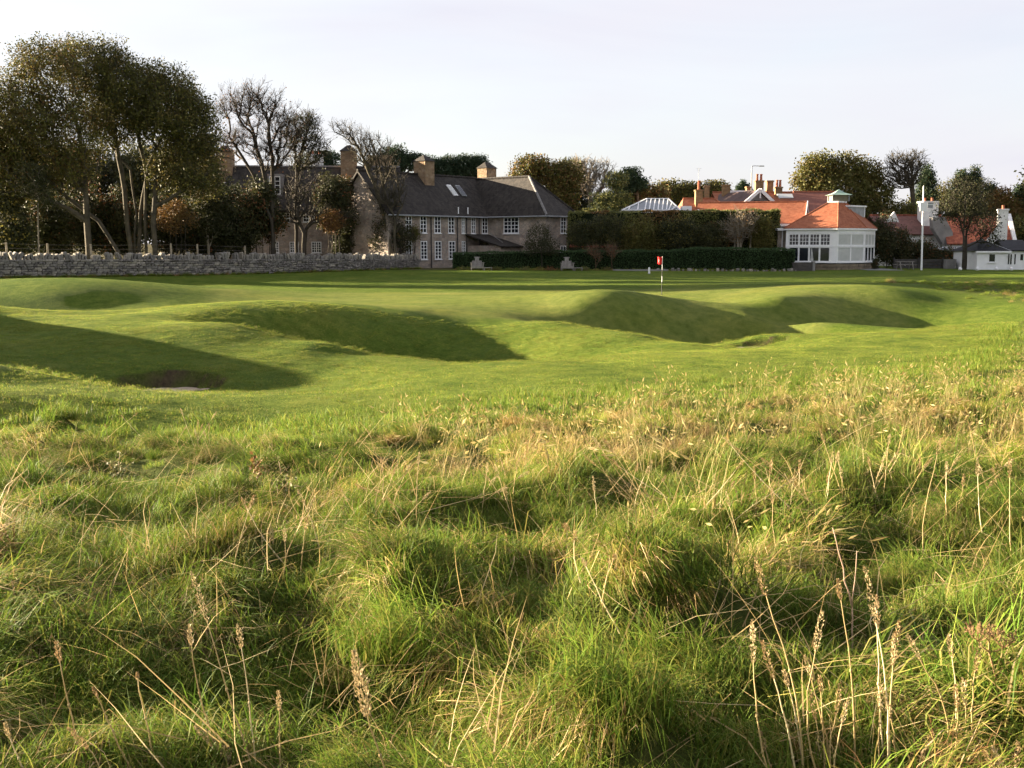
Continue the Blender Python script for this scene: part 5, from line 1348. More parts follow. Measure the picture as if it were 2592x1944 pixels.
for u, v, ru, rv, d, lab in ((2232, 600, 32, 60, 103, 'dark shrub close to the right end of the pavilion'), (2275, 620, 38, 50, 104, 'dark shrub under the small cottage gable'), (2330, 640, 36, 34, 105, 'low dark shrub behind the mast foot'), (2385, 655, 44, 24, 104.5, 'low dark shrub below the lean-to'), (2216, 668, 8, 16, 98.5, 'small dark bush at the pavilion corner')):
    bush('laurel_shrub', lab, u, d, [(u, v, ru, rv), (u, min(v + 30, 660), ru, rv * .6)] if ru > 10 else [(u, v, ru, rv)], 80 if ru > 10 else 20, 60, .4 if ru > 10 else .12, .2 if ru > 10 else .12, 'dark', 'shrubs by the pavilion', mix=('rust', .15))

for u, v, ru, rv, d, lab in ((2275, 550, 55, 40, 121, 'olive bush below the bare grey tree'), (2585, 590, 40, 40, 116, 'pale green bush behind the hut roof at the right edge'), (2480, 600, 40, 30, 119, 'green bush behind the white cottage')):
    bush('background_bush', lab, u, d, [(u, v, ru, rv), (u, v + 30, ru, rv)], 90, 50, .5, .3, 'olive', GT, mix=('dark', .5))
bush('added_shade_holly', 'dense dark holly added to shade the gable of the second house', 872, 99.3, [(868, 560, 26, 50), (868, 610, 28, 40)], 90, 60, .35, .2, 'dark', GB)  # extra tree, added to keep the sun off the gable wall

# ------------------------------------------------------------------ hedges
def hedge(name, label, pts, th, zt, d_leaf, pal, mix=None, size=.13, rnd=.12, bot=None, seed=1, topn=.06):
    """clipped hedge along pts [(u, d)]: dark inner body and a skin of leaves"""
    g = np.random.default_rng(seed)
    P_ = [Vector((gx(u, d), d, 0)) for u, d in pts]
    o = empty(name, (P_[0].x, P_[0].y, .4), label, 'hedge', None)
    V, Q, K = [], [], []; nv = 0; body = MB()
    for i in range(len(P_) - 1):
        a_, b_ = P_[i], P_[i + 1]; t_ = (b_ - a_); L = t_.length; t_.normalize(); n_ = Vector((t_.y, -t_.x, 0))
        za, zc = zt[i], zt[i + 1]; gb = .3 if bot is None else bot
        q = [a_ + n_ * (th / 2 - .12), b_ + n_ * (th / 2 - .12), b_ - n_ * (th / 2 - .12), a_ - n_ * (th / 2 - .12)]
        body.v += [tuple(p + Vector((0, 0, gb))) for p in q] + [tuple(p + Vector((0, 0, z - .12))) for p, z in zip(q, (za, zc, zc, za))]
        k = i * 8; body.f += [(k + 4, k + 5, k + 6, k + 7), (k, k + 1, k + 5, k + 4), (k + 2, k + 3, k + 7, k + 6), (k, k + 4, k + 7, k + 3), (k + 1, k + 2, k + 6, k + 5)]
        H = (za + zc) / 2 - gb
        nf = int(L * H * d_leaf); ntp = int(L * th * d_leaf * .8); ne = int(th * H * d_leaf)
        s = np.concatenate([g.random(nf) * L, g.random(ntp) * L, np.full(ne, L if i == len(P_) - 2 else 0.0), np.zeros(ne)])
        off = np.concatenate([np.full(nf, th / 2), (g.random(ntp) - .5) * th, (g.random(2 * ne) - .5) * th])
        f = np.concatenate([g.random(nf), np.ones(ntp), g.random(2 * ne)])
        ztop = za + (zc - za) * s / L
        bmp = rnd * vnoise(s * 1.0 + i * 7, f * H, 1.4); tb = topn * vnoise(s + 3, off * 0, 2.2)
        X = np.array(a_)[None] + np.outer(s, t_) + np.outer(off + np.where(off > th / 2 - .01, bmp, 0), n_)
        X[:, 2] = gb + f * (ztop - gb) + np.where(f > .99, tb, 0)
        X += g.normal(0, .05, X.shape)
        v, q_, k_ = leaves(X, 1, .02, size, PAL[pal], g)
        if mix:
            pm = np.array(PAL[mix[0]]); patch = vnoise(X[:, 0] * .8 + 5, X[:, 2] * .8, .9) > mix[1]
            sel = np.repeat(patch, 4); k_[sel] = np.repeat(pm[g.integers(len(pm), size=patch.sum())] * g.uniform(.6, 1.3, (patch.sum(), 1)), 4, 0)
        V.append(v); Q.append(q_ + nv); K.append(k_); nv += len(v)
    body.build('hedge_body', MATS['hedge_core'], o)
    np_mesh('foliage', np.concatenate(V), np.concatenate(Q), LEAF, o, col=np.concatenate(K))
    return o
vary('hedge_core', (.008, .013, .006), (.014, .02, .009), 3, .95, .5, 20, .05)
hedge('clipped_hedge', 'long clipped dark green hedge behind the two garden chairs', [(1150, 97.3), (1400, 96.6), (1700, 96.0), (1760, 96), (2008, 95.2)], 1.3, [zz(641, 97), zz(636, 96.6), zz(634, 96), zz(628, 96), zz(631, 95.2)], 300, 'hedge', size=.11, seed=2)
hedge('tall_hedge', 'tall flat-topped hedge screening the club house', [(1440, 101.5), (1700, 101), (1966, 100.5)], 1.8, [zz(538, 101.5), zz(535, 101), zz(532, 100.5)], 150, 'bright', ('autumn', .45), .18, .3, seed=3, topn=.1)
bush('dead_brown_shrub', 'straw-brown leafless shrub in front of the tall hedge near the pavilion', 1880, 98.8, [(1880, 575, 42, 40), (1850, 590, 30, 30)], 130, 10, .35, .14, 'autumn', 'shrubs before the tall hedge', twig=7, bk='pale', bare=.4)
for u, v, ru, rv, lab, pl in ((1530, 585, 50, 45, 'dark green shrub before the tall hedge beside the house', 'dark'), (1620, 590, 55, 42, 'mid green shrub before the tall hedge above the marker post', 'olive'), (1720, 585, 55, 42, 'yellow-flecked shrub before the tall hedge', 'dark'), (1790, 598, 45, 34, 'rounded dark shrub before the tall hedge above the flag', 'dark'), (1470, 600, 30, 40, 'dark shrub at the right corner of the stone house', 'dark'), (1930, 590, 28, 36, 'leafy shrub at the right end of the tall hedge', 'olive')):
    bush('garden_shrub', lab, u, 98.9, [(u, v, ru, rv), (u, v + 25, ru, rv * .6)], 100, 60, .4, .18, pl, 'shrubs before the tall hedge', mix=('yellow' if u in (1720,) else 'olive', .3))
# small trees along the hedge
tree('young_tree', 'young dark bushy tree with pale stem in front of the wing', 'tree', 1372, 95.4, [[(1372, 672), (1371, 640), (1368, 610)]], [(1365, 600, 30, 30), (1385, 625, 28, 24), (1345, 625, 22, 20)], 110, 26, .25, .13, 'dark', 'dark', .006, .05, group='small trees along the hedge', twig=1)
for u, v0, lab in ((1508, 628, 'left thin sapling with pale stem before the hedge'), (1549, 620, 'right thin sapling with brown stem before the hedge')):
    tree('sapling', lab, 'tree', u, 95.0, [[(u, 676), (u - 1, 655), (u - 2, v0 + 8)]], [(u - 4, v0 + 10, 14, 14), (u + 4, v0 + 24, 12, 10)], 40, 5, .15, .1, 'rust', 'brown', .007, .03, group='small trees along the hedge', twig=3)
# border plants along the hedge foot
g = random.Random(4)
for i, (u, pl, lab) in enumerate(((1175, 'bright', 'low pale border plant left of the first garden chair'), (1255, 'olive', 'low green border plant right of the first garden chair'), (1330, 'bright', 'yellow-green border plant in the middle of the hedge foot'), (1365, 'yellow', 'yellow border plant beneath the young dark tree'), (1392, 'rust', 'orange-red border plant just left of the second garden chair'), (1480, 'bright', 'leafy border plant right of the second garden chair'), (1535, 'olive', 'green border plant between the two saplings'))):
    bush('border_plant', lab, u, 93.9, [(u, 683, 16, 6)], 26, 14, .12, .1, pl, 'border plants at the hedge foot', stems=2, cat='plant', bk='brown')

# ------------------------------------------------------------------ small things
# garden chairs with leg rests
def chair(u, d, label, rz):
    z = h1(gx(u, d), d)
    o = empty('garden_chair', (gx(u, d), d, z), label, 'chair', 'wooden garden chairs by the hedge')
    p0 = Vector((gx(u, d), d, z))
    fr = Frame((p0.x, p0.y), rz)
    def bx(name, a0, a1, b0, b1, z0, z1, bev=.01): m_ = MB(); fr.box(m_, a0, a1, b0, b1, z + z0, z + z1); return m_.build(name, M_WOOD, o, bevel=bev)
    for k in range(6): bx('seat_slat', -.42, .42, -.40 + k * .14, -.29 + k * .14, .36, .40)
    for k in range(7):                                     # raked back of upright slats, taller in the middle
        a_ = -.36 + k * .12; h_ = 1.12 if 1 < k < 5 else .82
        m_ = MB(); m_.solid([fr(a_ - .05, -.38, z + .36), fr(a_ + .05, -.38, z + .36), fr(a_ + .05, -.62, z + h_), fr(a_ - .05, -.62, z + h_)], fr.n * .03); m_.build('back_slat', M_WOOD, o)
    m_ = MB(); fr.box(m_, -.27, .27, -.68, -.58, z + 1.06, z + 1.15); m_.build('head_rail', M_WOOD, o, bevel=.01)
    for s_ in (-1, 1):
        bx('armrest', s_ * .53 - .09, s_ * .53 + .09, -.5, .48, .62, .66)
        bx('leg', s_ * .5 - .04, s_ * .5 + .04, .34, .42, 0, .62); bx('leg', s_ * .5 - .04, s_ * .5 + .04, -.46, -.38, 0, .62)
        bx('side_board', s_ * .47 - .015, s_ * .47 + .015, -.37, .33, .2, .35)
    bx('apron', -.45, .45, .425, .455, .18, .36)
    f = bx('leg_rest', .5, 1.25, .55, 1.05, .22, .27)
    for a_ in (.56, 1.16):
        m_ = MB(); fr.box(m_, a_, a_ + .06, .6, .66, z, z + .219); fr.box(m_, a_, a_ + .06, .94, 1.0, z, z + .219); m_.build('rest_leg', M_WOOD, f)
    return o
chair(1208, 93.6, 'grey wooden garden chair with leg rest near the house corner', 4)
chair(1436, 93.8, 'smaller-looking grey wooden garden chair under the saplings', 2)
# flag on the green
fp = px(1675, 745, 60); fz = h1(fp.x, 60)
fl = empty('golf_flag', (fp.x, 60, fz), 'red golf flag on a black and white banded pin standing in the green', 'flag')
hz_ = zz(649, 60); segs = [fz, zz(735, 60), zz(714, 60), zz(699, 60), zz(683, 60), hz_]
mb_black = vary('black_paint', (.015, .015, .015), (.025, .025, .025), 3, .5)
for i in range(5):
    a_, b_ = segs[i], segs[i + 1]
    MB().tube([(fp.x, 60, a_), (fp.x, 60, b_)], .019 if i < 4 else .015, 8).build('pin_band', (mb_black, mb_black, M_WHITE, mb_black, M_WHITE)[i], fl)
M_FLAG = vary('red_flag_cloth', (.55, .015, .015), (.68, .03, .025), 6, .8, .2, 20, .2)
nu, nv_ = 12, 9; V = []
for j in range(nv_ + 1):
    for i in range(nu + 1):
        a_ = i / nu; b_ = j / nv_
        V.append((fp.x - .02 - .235 * a_ + .012 * math.sin(b_ * 4), 60 + .06 * math.sin(a_ * 7 + b_ * 1.5) * a_, hz_ - .02 - .40 * b_ - .03 * a_ - .02 * math.sin(a_ * 5)))
idx = np.arange((nu + 1) * (nv_ + 1)).reshape(nv_ + 1, nu + 1)
q4 = np.stack([idx[:-1, :-1], idx[:-1, 1:], idx[1:, 1:], idx[1:, :-1]], -1).reshape(-1, 4)
fo = np_mesh('flag', np.array(V), q4, M_FLAG, fl, smooth=True)
md = fo.modifiers.new('cloth', 'SOLIDIFY'); md.thickness = .004
mb = MB()                                                  # white numeral stroke on the flag
def fpt(a_, b_): return Vector((fp.x - .02 - .235 * a_ + .012 * math.sin(b_ * 4), 60 + .06 * math.sin(a_ * 7 + b_ * 1.5) * a_ - .008, hz_ - .02 - .40 * b_ - .03 * a_ - .02 * math.sin(a_ * 5)))
mb.bar(fpt(.75, .35), fpt(.75, .78), .03, .006); mb.bar(fpt(.85, .45), fpt(.75, .35), .022, .006); mb.build('numeral', M_WHITE, fo)
mc = vary('hole_liner', (.02, .02, .02), (.03, .03, .03), 3, .9)
MB().tube([(fp.x, 60, fz - .02), (fp.x, 60, fz + .006)], .054, 14).build('hole_cup', mc, fl)
# white marker post
p = px(1643, 690, 88); z = h1(p.x, 88)
mk = empty('marker_post', (p.x, 88, z), 'short white marker post left of the flag', 'post')
MB().tube([(p.x, 88, z - .05), (p.x, 88, z + .44), (p.x, 88, z + .49), (p.x, 88, z + .52)], [.085, .085, .07, .03], 12).build('post', M_WHITE, mk, smooth=False)
MB().tube([(p.x, 88, z - .05), (p.x, 88, z + .03)], .1, 12).build('collar', M_LEAD, mk)
# tall white mast with square board
p = gx(2334, 96); z = h1(p, 96)
ms = empty('flagpole', (p, 96, z), 'tall white pole with small square white board right of the pavilion', 'flagpole')
pt = px(2338, 470, 96)
MB().tube([(p, 96, z), (p + (pt.x - p) * .5, 96, z + (pt.z - z) * .5), (pt.x, 96, pt.z - .1), (pt.x, 96, pt.z)], [.085, .075, .05, .03], 10).build('pole', M_WHITE, ms)
b0, b1 = px(2328, 535, 95.85), px(2348, 512, 95.85); mb = MB(); mb.box(b0.x, b1.x, 95.8, 95.86, b0.z, b1.z); mb.build('board', M_WHITE, ms, bevel=.01)
mb = MB(); mb.box(b1.x + .05, b1.x + .5, 95.9, 95.95, b0.z + .3, b1.z - .05); mb.build('side_plate', M_LEAD, ms); mb = MB(); mb.bar((b0.x, 95.92, b1.z - .2), (b1.x + .5, 95.92, b1.z - .2), .05); mb.build('bracket', M_WHITE, ms)
# street lamp behind the club house
p = px(1902, 470, 135); t_ = px(1902, 421, 135)
lm = empty('street_lamp', (p.x, 135, .5), 'thin grey street lamp rising behind the club house chimneys', 'lamp')
MB().tube([(p.x, 135, .5), (p.x, 135, t_.z)], [.11, .06], 8).build('pole', M_LEAD, lm)
MB().tube([(p.x, 135, t_.z), (p.x + .3, 135, t_.z + .06), (p.x + .9, 135, t_.z + .04)], .045, 6).build('arm', M_LEAD, lm); mb = MB(); mb.box(p.x + .85, p.x + 1.5, 134.9, 135.1, t_.z - .03, t_.z + .09); mb.build('lamp_head', M_LEAD, lm, bevel=.02)
# red-tiled garden shelter behind the hedge
sx0, sx1 = lx(1440, 99, 618), lx(1558, 99, 618); sz = zz(621, 98.6)
sh = empty('garden_shelter', ((sx0 + sx1) / 2, 99, .5), 'low red-tiled garden shelter showing just above the hedge', 'shelter')
mb = MB(); slab(mb, [(sx0, 98.2, sz - .1), (sx1, 98.2, sz - .1), (sx1 - .3, 99.2, sz + .28), (sx0 + .3, 99.2, sz + .28)], .08); slab(mb, [(sx0, 100.2, sz - .1), (sx1, 100.2, sz - .1), (sx1 - .3, 99.2, sz + .28), (sx0 + .3, 99.2, sz + .28)], .08); mb.build('roof', M_RED, sh)
for xx in (sx0 + .3, sx1 - .3):
    for yy in (98.5, 99.9): mb = MB(); mb.bar((xx, yy, .4), (xx, yy, sz - .12), .12); mb.build('post', M_RAIL, sh)
q = px(1532, 612, 98.9); MB().tube([(q.x, 99.2, sz + .25), (q.x, 99.2, sz + .55), (q.x, 99.2, sz + .62)], [.06, .07, .03], 8).build('finial', M_WHITE, sh)
# low kerb and stones along the hedge foot
kb = empty('kerb_wall', (gx(1600, 93.6), 93.6, .4), 'low pale kerb at the foot of the hedge behind the marker post', 'kerb')
mb = MB(); mb.box(gx(1552, 93.6), gx(1690, 93.6), 93.5, 93.75, .2, h1(gx(1620, 93.6), 93.6) + .14); mb.build('kerb_face', M_GREYREND, kb)
g = random.Random(21)
for i in range(34):
    u = 1668 + i * 10.6 + g.uniform(-3, 3); d = 93.9 - .3 * (u > 1900); x = gx(u, d); s_ = g.uniform(.14, .3)
    o = bpy.data.objects.new('edging_stone', RK[i % 8]); o.location = (x, d, h1(x, d) + s_ * .3); o.scale = (s_, s_ * .8, s_ * g.uniform(.7, 1.2)); o.rotation_euler = (g.uniform(-.3, .3), g.uniform(-.3, .3), g.uniform(0, 3)); lnk(o)
    one = ['', 'first', 'second', 'third', 'fourth', 'fifth', 'sixth', 'seventh', 'eighth', 'ninth', 'tenth', 'eleventh', 'twelfth', 'thirteenth', 'fourteenth', 'fifteenth', 'sixteenth', 'seventeenth', 'eighteenth', 'nineteenth']
    k_ = i + 1; nth = one[k_] if k_ < 20 else {20: 'twentieth', 30: 'thirtieth'}.get(k_) or ('twenty-' if k_ < 30 else 'thirty-') + one[k_ % 10]
    tag(o, nth + ' rough grey edging stone counted rightwards from the flag along the hedge foot', 'stone', 'edging stones along the hedge foot')
# dark boarded rail and picnic bench left of the flagpole foot
rf = empty('board_fence', (gx(2350, 101), 101, .45), 'low dark boarded fence in shade behind the flagpole', 'fence')
for k, (u0, u1) in enumerate(((2268, 2330), (2331, 2392), (2393, 2424))):
    for j in range(3): mb = MB(); mb.box(lx(u0, 101), lx(u1, 101) - .05, 101, 101.04, .5 + j * .3, .76 + j * .3); mb.build('board', M_RAIL, rf)
    mb = MB(); mb.box(lx(u0, 101), lx(u0, 101) + .1, 101.05, 101.15, .3, 1.5); mb.build('post', M_RAIL, rf)
mb = MB(); mb.box(lx(2398, 100.5), lx(2424, 100.5), 100.2, 100.8, .3, 1.35); mb.build('pier', M_GREYREND, rf)
pb = empty('picnic_bench', (gx(2292, 97.5), 97.5, .44), 'small weathered picnic bench standing in shade left of the flagpole', 'bench')
x = gx(2292, 97.5); z = h1(x, 97.5)
for yy in (-.28, -.09, .1): mb = MB(); mb.box(x - .8, x + .8, 97.5 + yy, 97.67 + yy, z + .68, z + .72); mb.build('table_plank', M_WOOD, pb)
for yy in (-.8, .6): mb = MB(); mb.box(x - .8, x + .8, 97.5 + yy, 97.72 + yy, z + .42, z + .46); mb.build('seat_plank', M_WOOD, pb)
for xx in (-.55, .55):
    for s_ in (-1, 1): mb = MB(); mb.bar((x + xx, 97.5 + s_ * .25, z + .68), (x + xx, 97.5 + s_ * .6, z), .06, .09); mb.build('leg', M_WOOD, pb)
# gravel forecourt before the pavilion and golf balls / tee blocks by the hut
mb = MB(); xs_ = np.linspace(gx(2196, 95), gx(2290, 95), 10)
yy = np.linspace(94.6, 101, 6); PX, PY = np.meshgrid(xs_, yy); PZ = height(PX, PY) + .02
ix = np.arange(60).reshape(6, 10)
fo = np_mesh('path', np.stack([PX.ravel(), PY.ravel(), PZ.ravel()], 1), np.stack([ix[:-1, :-1], ix[:-1, 1:], ix[1:, 1:], ix[1:, :-1]], -1).reshape(-1, 4), vary('grey_path', (.15, .15, .15), (.21, .21, .20), 6, .9, .5, 40, .2), smooth=True)
tag(fo, 'grey path before the pavilion', 'path', kind='structure')
for u, lab in ((2432, 'white round tee marker at the foot of the dark tree'), (2476, 'white round tee marker at the left foot of the hut'), (2524, 'white round tee marker below the hut window'), (2562, 'white round tee marker near the right edge of the hut')):
    x = gx(u, 95.6); z = h1(x, 95.6); o = empty('tee_marker', (x, 95.6, z), lab, 'marker', 'white tee markers by the hut')
    MB().tube([(x, 95.6, z), (x, 95.6, z + .1), (x, 95.6, z + .22), (x, 95.6, z + .3)], [.13, .16, .13, .03], 10).build('marker_body', M_WHITE, o, smooth=True); MB().tube([(x, 95.6, z - .03), (x, 95.6, z + .02)], .09, 8).build('spike', M_LEAD, o)

# ------------------------------------------------------------------ tall dry grasses of the foreground, plant by plant
STEM = blade_mat('dry_stem', .6, .2, .15)
def ground_hit(u, v):
    """where the ray of a photo pixel meets the ground"""
    d = np.arange(2.2, 40, .04)
    p0, p1 = px(u, v, 1.0), px(u, v, 2.0)
    X = p0.x + (p1.x - p0.x) * (d - 1); Z = p0.z + (p1.z - p0.z) * (d - 1)
    h_ = height(X, d); i = int(np.argmax(Z < h_)); return Vector((X[i], d[i], h_[i]))
def straw(n_, g, k): return np.array(STRAW[g.integers(len(STRAW))]) * k
def stalk(parent, foot, tip, g, r=.0030, head=.11, hw=.012, bow=.06, plume=False):
    f, t_ = np.array(foot), np.array(tip); ax = t_ - f; L = np.linalg.norm(ax)
    side = np.cross(ax, [0, 1, 0]); side /= np.linalg.norm(side) + 1e-9
    b0 = g.normal(0, bow) * L; pts = []
    for i in range(9):
        k = i / 8; pts.append(f + ax * k + side * b0 * math.sin(k * math.pi) * .8 + g.normal(0, .0015, 3))
    rad = [r * (1.25 - .75 * i / 8) for i in range(9)]
    mb = MB(); mb.tube(pts, rad, 5)
    for k in (3, 5):                                        # nodes of the stem
        p = Vector(pts[k]); mb.tube([p - Vector((0, 0, .004)), p + Vector((0, 0, .004))], r * 1.45, 5)
    c = straw(0, g, g.uniform(1.1, 1.6)); V = np.array(mb.v)
    # polygons of mixed size: triangulate the caps by hand
    Q = np.array([q if len(q) == 4 else (q[0], q[1], q[2], q[3]) for q in mb.f])
    o = np_mesh('stalk', V, Q, STEM, parent, col=np.repeat(c[None], len(V), 0), smooth=True)
    if head:
        d_ = pts[-1] - pts[-2]; d_ /= np.linalg.norm(d_)
        n = int(70 + 900 * head) * (2 if plume else 1)
        s = g.random(n); env = np.sin(np.clip(s * .92 + .08, 0, 1) * math.pi) ** .7
        a = g.uniform(0, 6.28, n); x = np.cross(d_, [0.3, 1, .1]); x /= np.linalg.norm(x); y = np.cross(d_, x)
        rr = hw * env * g.uniform(.3, 1.0, n) * (1.8 if plume else 1)
        out = np.cos(a)[:, None] * x + np.sin(a)[:, None] * y
        P_ = pts[-1] - d_ * .01 + s[:, None] * head * d_ + rr[:, None] * out
        dirs = d_ * 1.0 + out * .45 + g.normal(0, .18, (n, 3)); dirs /= np.linalg.norm(dirs, axis=1)[:, None]
        sd = np.cross(dirs, g.normal(0, 1, (n, 3))); sd /= np.linalg.norm(sd, axis=1)[:, None]
        l_ = g.uniform(.005, .010, n)[:, None] * (1.3 if plume else 1); w_ = l_ * .2
        V = np.stack([P_, P_ + dirs * l_ * .45 + sd * w_, P_ + dirs * l_, P_ + dirs * l_ * .45 - sd * w_], 1).reshape(-1, 3)
        base = np.array([.36, .25, .12]) if g.random() < .6 else np.array([.44, .34, .18])
        K = np.repeat(base[None] * g.uniform(.6, 1.25, (n, 1)), 4, 0)
        np_mesh('seed_head', V, np.arange(4 * n).reshape(-1, 4), STEM, o, col=K)
    return o
def clump(label, foot_uv, tips, seed, r=.0027, head=.11, hw=.0085, spread=.05, bow=.05, plume=False, feet=None, name='dry_grass_plant'):
    g = np.random.default_rng(seed)
    b0 = ground_hit(*foot_uv); o = empty(name, b0 - Vector((0, 0, .02)), label, 'grass', 'tall dry grasses in the rough')
    for i, tp in enumerate(tips):
        u, v = tp[:2]; d = b0.y + g.normal(0, spread)
        f = Vector((b0.x + g.normal(0, spread), d, 0)) if feet is None else Vector((gx(feet[i], d, foot_uv[1]), d, 0))
        f.z = h1(f.x, f.y) - .03
        tip = px(u, v, d + g.normal(0, .06))
        k = tp[2] if len(tp) > 2 else 1.0
        dv = (tip - f).normalized(); hl = head * k * g.uniform(.6, 1.1)
        stalk(o, f, tip - dv * hl, g, r, hl, hw * k ** .5, bow, plume)
    return o
T1 = [(1919, 1406, 1.5), (2124, 1457, .8), (1890, 1567, 1.2), (2056, 1539, 1.2), (1939, 1617, 1.2), (2040, 1653, .7), (2122, 1719, .8), (1923, 1840, .8), (2052, 1742, .8), (2134, 1758, .7), (1985, 1690, .7), (2075, 1700, .7)]
clump('big fan of straw-coloured seed stalks leaning left in the right foreground', (2062, 2010), T1, 1, feet=[2035, 2160, 1970, 2110, 2025, 2105, 2112, 1970, 2100, 2125, 2040, 2090])
clump('upright straw seed stalks with thick heads standing right of the leaning fan', (2240, 2000), [(2212, 1418, 1.6), (2219, 1500, 1.2), (2269, 1563, 1.2), (2228, 1727, .9), (2262, 1600, .8), (2250, 1760, .7)], 2, feet=[2240, 2236, 2246, 2224, 2252, 2262], bow=.02)
clump('thin seed stalks before the dried umbels at the far right', (2420, 1940), [(2408, 1598, .8), (2427, 1719, .9), (2447, 1711, 1.1), (2472, 1617, .8), (2310, 1594, .9), (2345, 1844, .8)], 3, feet=[2415, 2418, 2440, 2455, 2395, 2360])
clump('short thick seed heads at the lower right corner', (2550, 2060), [(2537, 1879, 1.0), (2560, 1875, 1.0), (2500, 1900, .8), (2588, 1900, .9)], 4)
clump('tall bent brown flowering stalk in the left foreground', (660, 2000), [(484, 1440, 1.7), (602, 1573, 1.0), (465, 1577, 1.0)], 5, feet=[668, 650, 590], bow=.03)
clump('three leaning bare stalks at lower left', (370, 2000), [(344, 1698, .2), (234, 1733, .3), (184, 1819, .9)], 6, feet=[400, 360, 300], bow=.03)
clump('feathery brown plume bending left at lower left', (705, 2040), [(505, 1815, 1.35)], 7, feet=[720], head=.13, hw=.009, plume=True, bow=.1)
clump('single pale stalk with narrow head right of the plume', (707, 2000), [(709, 1745, .8)], 8, feet=[706], bow=.01)
clump('thin stalk with small head at the bottom left corner', (95, 1960), [(4, 1822, .5), (137, 1620, .9)], 9, feet=[90, 215])
clump('stout drooping plume stalk at bottom centre', (1015, 2030), [(872, 1648, 1.3)], 10, feet=[1022], head=.14, hw=.009, plume=True, r=.0030, bow=.03)
clump('short bent seed head at bottom centre right of the stout plume', (1150, 2020), [(1078, 1885, .9)], 11, feet=[1160])
clump('loose sheaf of pale stalks in the left middle ground', (700, 1470), [(605, 1258), (640, 1250), (650, 1292), (690, 1320), (730, 1335), (760, 1232), (792, 1250), (775, 1300), (665, 1340)], 12, head=.09, hw=.009, spread=.12)
clump('small upright tuft of dead stems at the fairway edge on the left', (510, 1158), [(472, 1075), (490, 1082), (500, 1060), (512, 1072), (530, 1070), (455, 1032), (548, 1040), (515, 1090)], 13, head=.08, hw=.01, spread=.14, bow=.03)
clump('grass stalks blown to the left left of centre', (1000, 1340), [(866, 1240), (900, 1222), (945, 1240), (968, 1158), (1010, 1172), (1058, 1142), (1040, 1168), (985, 1250), (1090, 1240)], 14, head=.08, hw=.008, spread=.22)
clump('dense brown seed spikes at the centre of the rough', (1262, 1300), [(1236, 1168), (1250, 1172), (1262, 1206), (1225, 1195), (1312, 1155), (1340, 1190), (1290, 1235), (1270, 1220)], 15, head=.1, hw=.012, spread=.12, bow=.03)
clump('tall pale stalks leaning left right of centre', (1590, 1310), [(1470, 1094), (1498, 1104), (1528, 1102), (1480, 1150), (1520, 1150), (1545, 1160), (1560, 1210), (1500, 1200)], 16, head=.12, hw=.01, spread=.2)
clump('thin stalks with small heads before the dark hollow at centre', (1490, 1500), [(1430, 1318), (1450, 1340), (1500, 1356), (1498, 1400), (1555, 1390), (1580, 1390), (1470, 1410), (1540, 1440)], 17, head=.05, hw=.008, spread=.18)
clump('two dark-headed stalks beside the tall pale ones', (1665, 1290), [(1640, 1175), (1612, 1170), (1655, 1160), (1690, 1200), (1625, 1220)], 18, head=.08, hw=.009, spread=.14)
clump('wide stand of straw stalks in the right middle ground', (1920, 1330), [(1830, 1105), (1850, 1125), (1885, 1165), (1905, 1180), (1925, 1150), (1955, 1160), (1990, 1210), (2015, 1205), (1870, 1220), (1840, 1240), (1945, 1230), (2022, 1160)], 19, head=.09, hw=.009, spread=.3)
clump('tight bundle of golden stalks right of the wide stand', (2105, 1300), [(2075, 1085), (2108, 1138), (2118, 1142), (2125, 1140), (2098, 1190), (2130, 1180)], 20, head=.09, hw=.01, spread=.08, bow=.02)
clump('pale stalks leaning right in the right middle ground', (2195, 1310), [(2252, 1095), (2246, 1130), (2270, 1140), (2195, 1155), (2365, 1158), (2230, 1170)], 21, head=.1, hw=.009, spread=.06, bow=.02)
clump('scattered straw stalks near the right edge', (2460, 1330), [(2378, 1105), (2395, 1165), (2432, 1150), (2470, 1155), (2480, 1170), (2510, 1180), (2555, 1155), (2570, 1160), (2535, 1200), (2450, 1200)], 22, head=.09, hw=.01, spread=.35)
clump('dry stalks fringing the rough at the upper right', (2300, 1130), [(2200, 1050), (2240, 1060), (2290, 1035), (2330, 1050), (2380, 1030), (2150, 1060)], 23, head=.08, hw=.009, spread=.7)
clump('few pale stalks before the left bunker', (320, 1130), [(305, 1050), (348, 1045), (265, 1070)], 24, head=.05, hw=.008, spread=.3)
# forked woody stem
fk = empty('forked_stem', ground_hit(2150, 1720), 'bare forked pinkish stem above the fan of stalks', 'stem', None)
g = np.random.default_rng(61); b0 = ground_hit(2150, 1720); jn = px(2158, 1537, b0.y)
for q, rr in (((b0, jn)), .0035), (((jn, px(2108, 1335, b0.y + .05))), .0026), (((jn, px(2169, 1395, b0.y))), .002):
    mb = MB(); pts = [Vector(q[0]).lerp(Vector(q[1]), i / 6) + Vector(g.normal(0, .002, 3)) for i in range(7)]; mb.tube(pts, [rr * (1.2 - .5 * i / 6) for i in range(7)], 6)
    mb.build('branch', vary('pink_straw', (.34, .22, .15), (.46, .33, .22), 20, .7) if 'pink_straw' not in MATS else MATS['pink_straw'], fk, smooth=True)
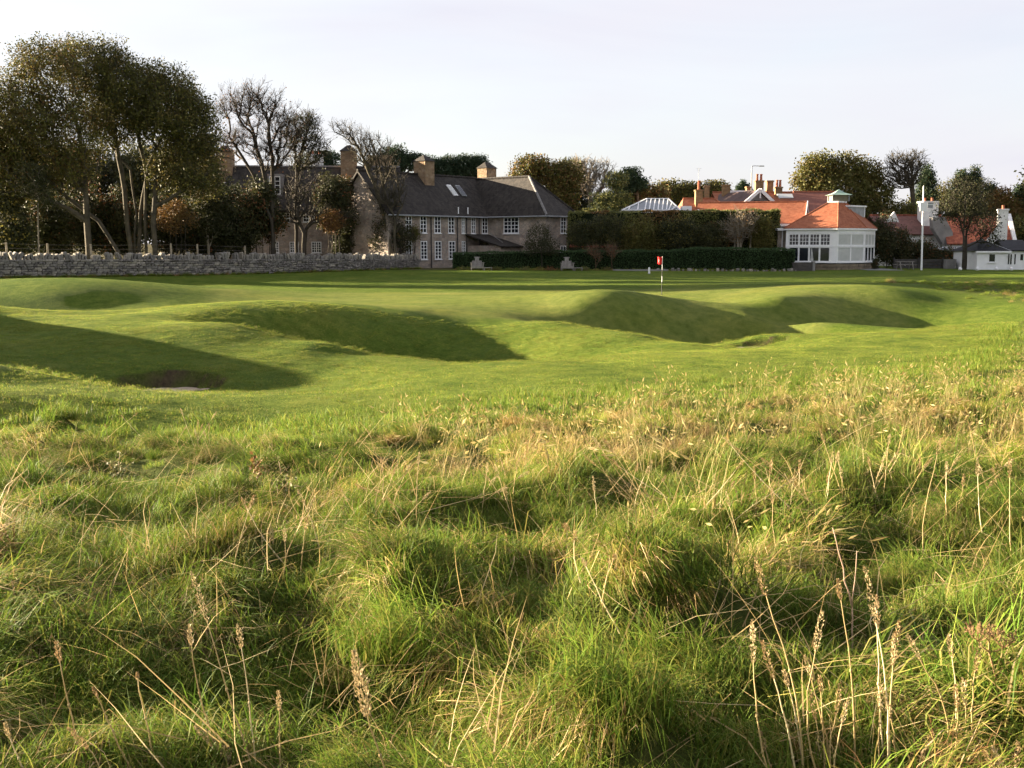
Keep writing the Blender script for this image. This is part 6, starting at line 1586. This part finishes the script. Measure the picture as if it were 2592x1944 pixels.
# dried hogweed with umbels
b0 = ground_hit(2530, 1775); hg = empty('dried_hogweed', b0, 'dried brown hogweed with spoked umbels at the right edge', 'plant', None)
M_HOG = vary('dry_umbel', (.17, .10, .045), (.30, .19, .085), 20, .8)
jn = px(2503, 1650, b0.y)
MB().tube([b0, b0.lerp(jn, .5) + Vector((.004, 0, 0)), jn], [.004, .0036, .003], 6).build('stem', M_HOG, hg, smooth=True)
for u, v, n in ((2477, 1602, 15), (2540, 1618, 16), (2504, 1600, 10)):
    c = px(u, v + 22, b0.y); mb = MB(); mb.tube([jn, jn.lerp(c, .5) + Vector((0, 0, -.004)), c], [.0028, .0024, .002], 5); um = mb.build('umbel_stem', M_HOG, hg)
    mb = MB()
    for i in range(n):
        a = 6.283 * i / n + g.normal(0, .1); e_ = c + Vector((math.cos(a) * .032, math.sin(a) * .032, .024 + .012 * g.random()))
        mb.tube([c, c.lerp(e_, .5) + Vector((0, 0, -.004)), e_], [.0012, .001, .0008], 4)
        for _ in range(5): mb.tube([e_, e_ + Vector(g.normal(0, 1, 3)) * .006 + Vector((0, 0, .009))], [.0009, .0016], 4)
    mb.build('umbel', M_HOG, um)
# small leafy weeds among the rough
for i, (u, v, lab) in enumerate(((300, 1230, 'small round-leaved weed plant in the left rough'), (650, 1255, 'small brown-tinged weed left of the pale sheaf'), (720, 1275, 'small green weed beneath the pale sheaf'))):
    b0 = ground_hit(u, v); g = np.random.default_rng(70 + i); o = empty('leafy_weed', b0, lab, 'weed', 'leafy weeds in the rough')
    mb = MB(); C = []
    for k in range(5):
        tp = b0 + Vector((g.normal(0, .06), g.normal(0, .06), g.uniform(.16, .34))); mb.tube([b0 - Vector((0, 0, .03)), b0.lerp(tp, .5) + Vector(g.normal(0, .01, 3)), tp], [.003, .0025, .0015], 4)
        C += [b0.lerp(tp, f) for f in (.3, .45, .6, .75, .9, 1)]
    mb.build('stem', MATS['pink_straw'], o)
    V, Q, K = leaves(C, 6, .022, .032, PAL['bright'] if i != 1 else PAL['autumn'], g, .75); np_mesh('leaf_spray', V, Q, LEAF, o, col=K)['kind'] = 'stuff'
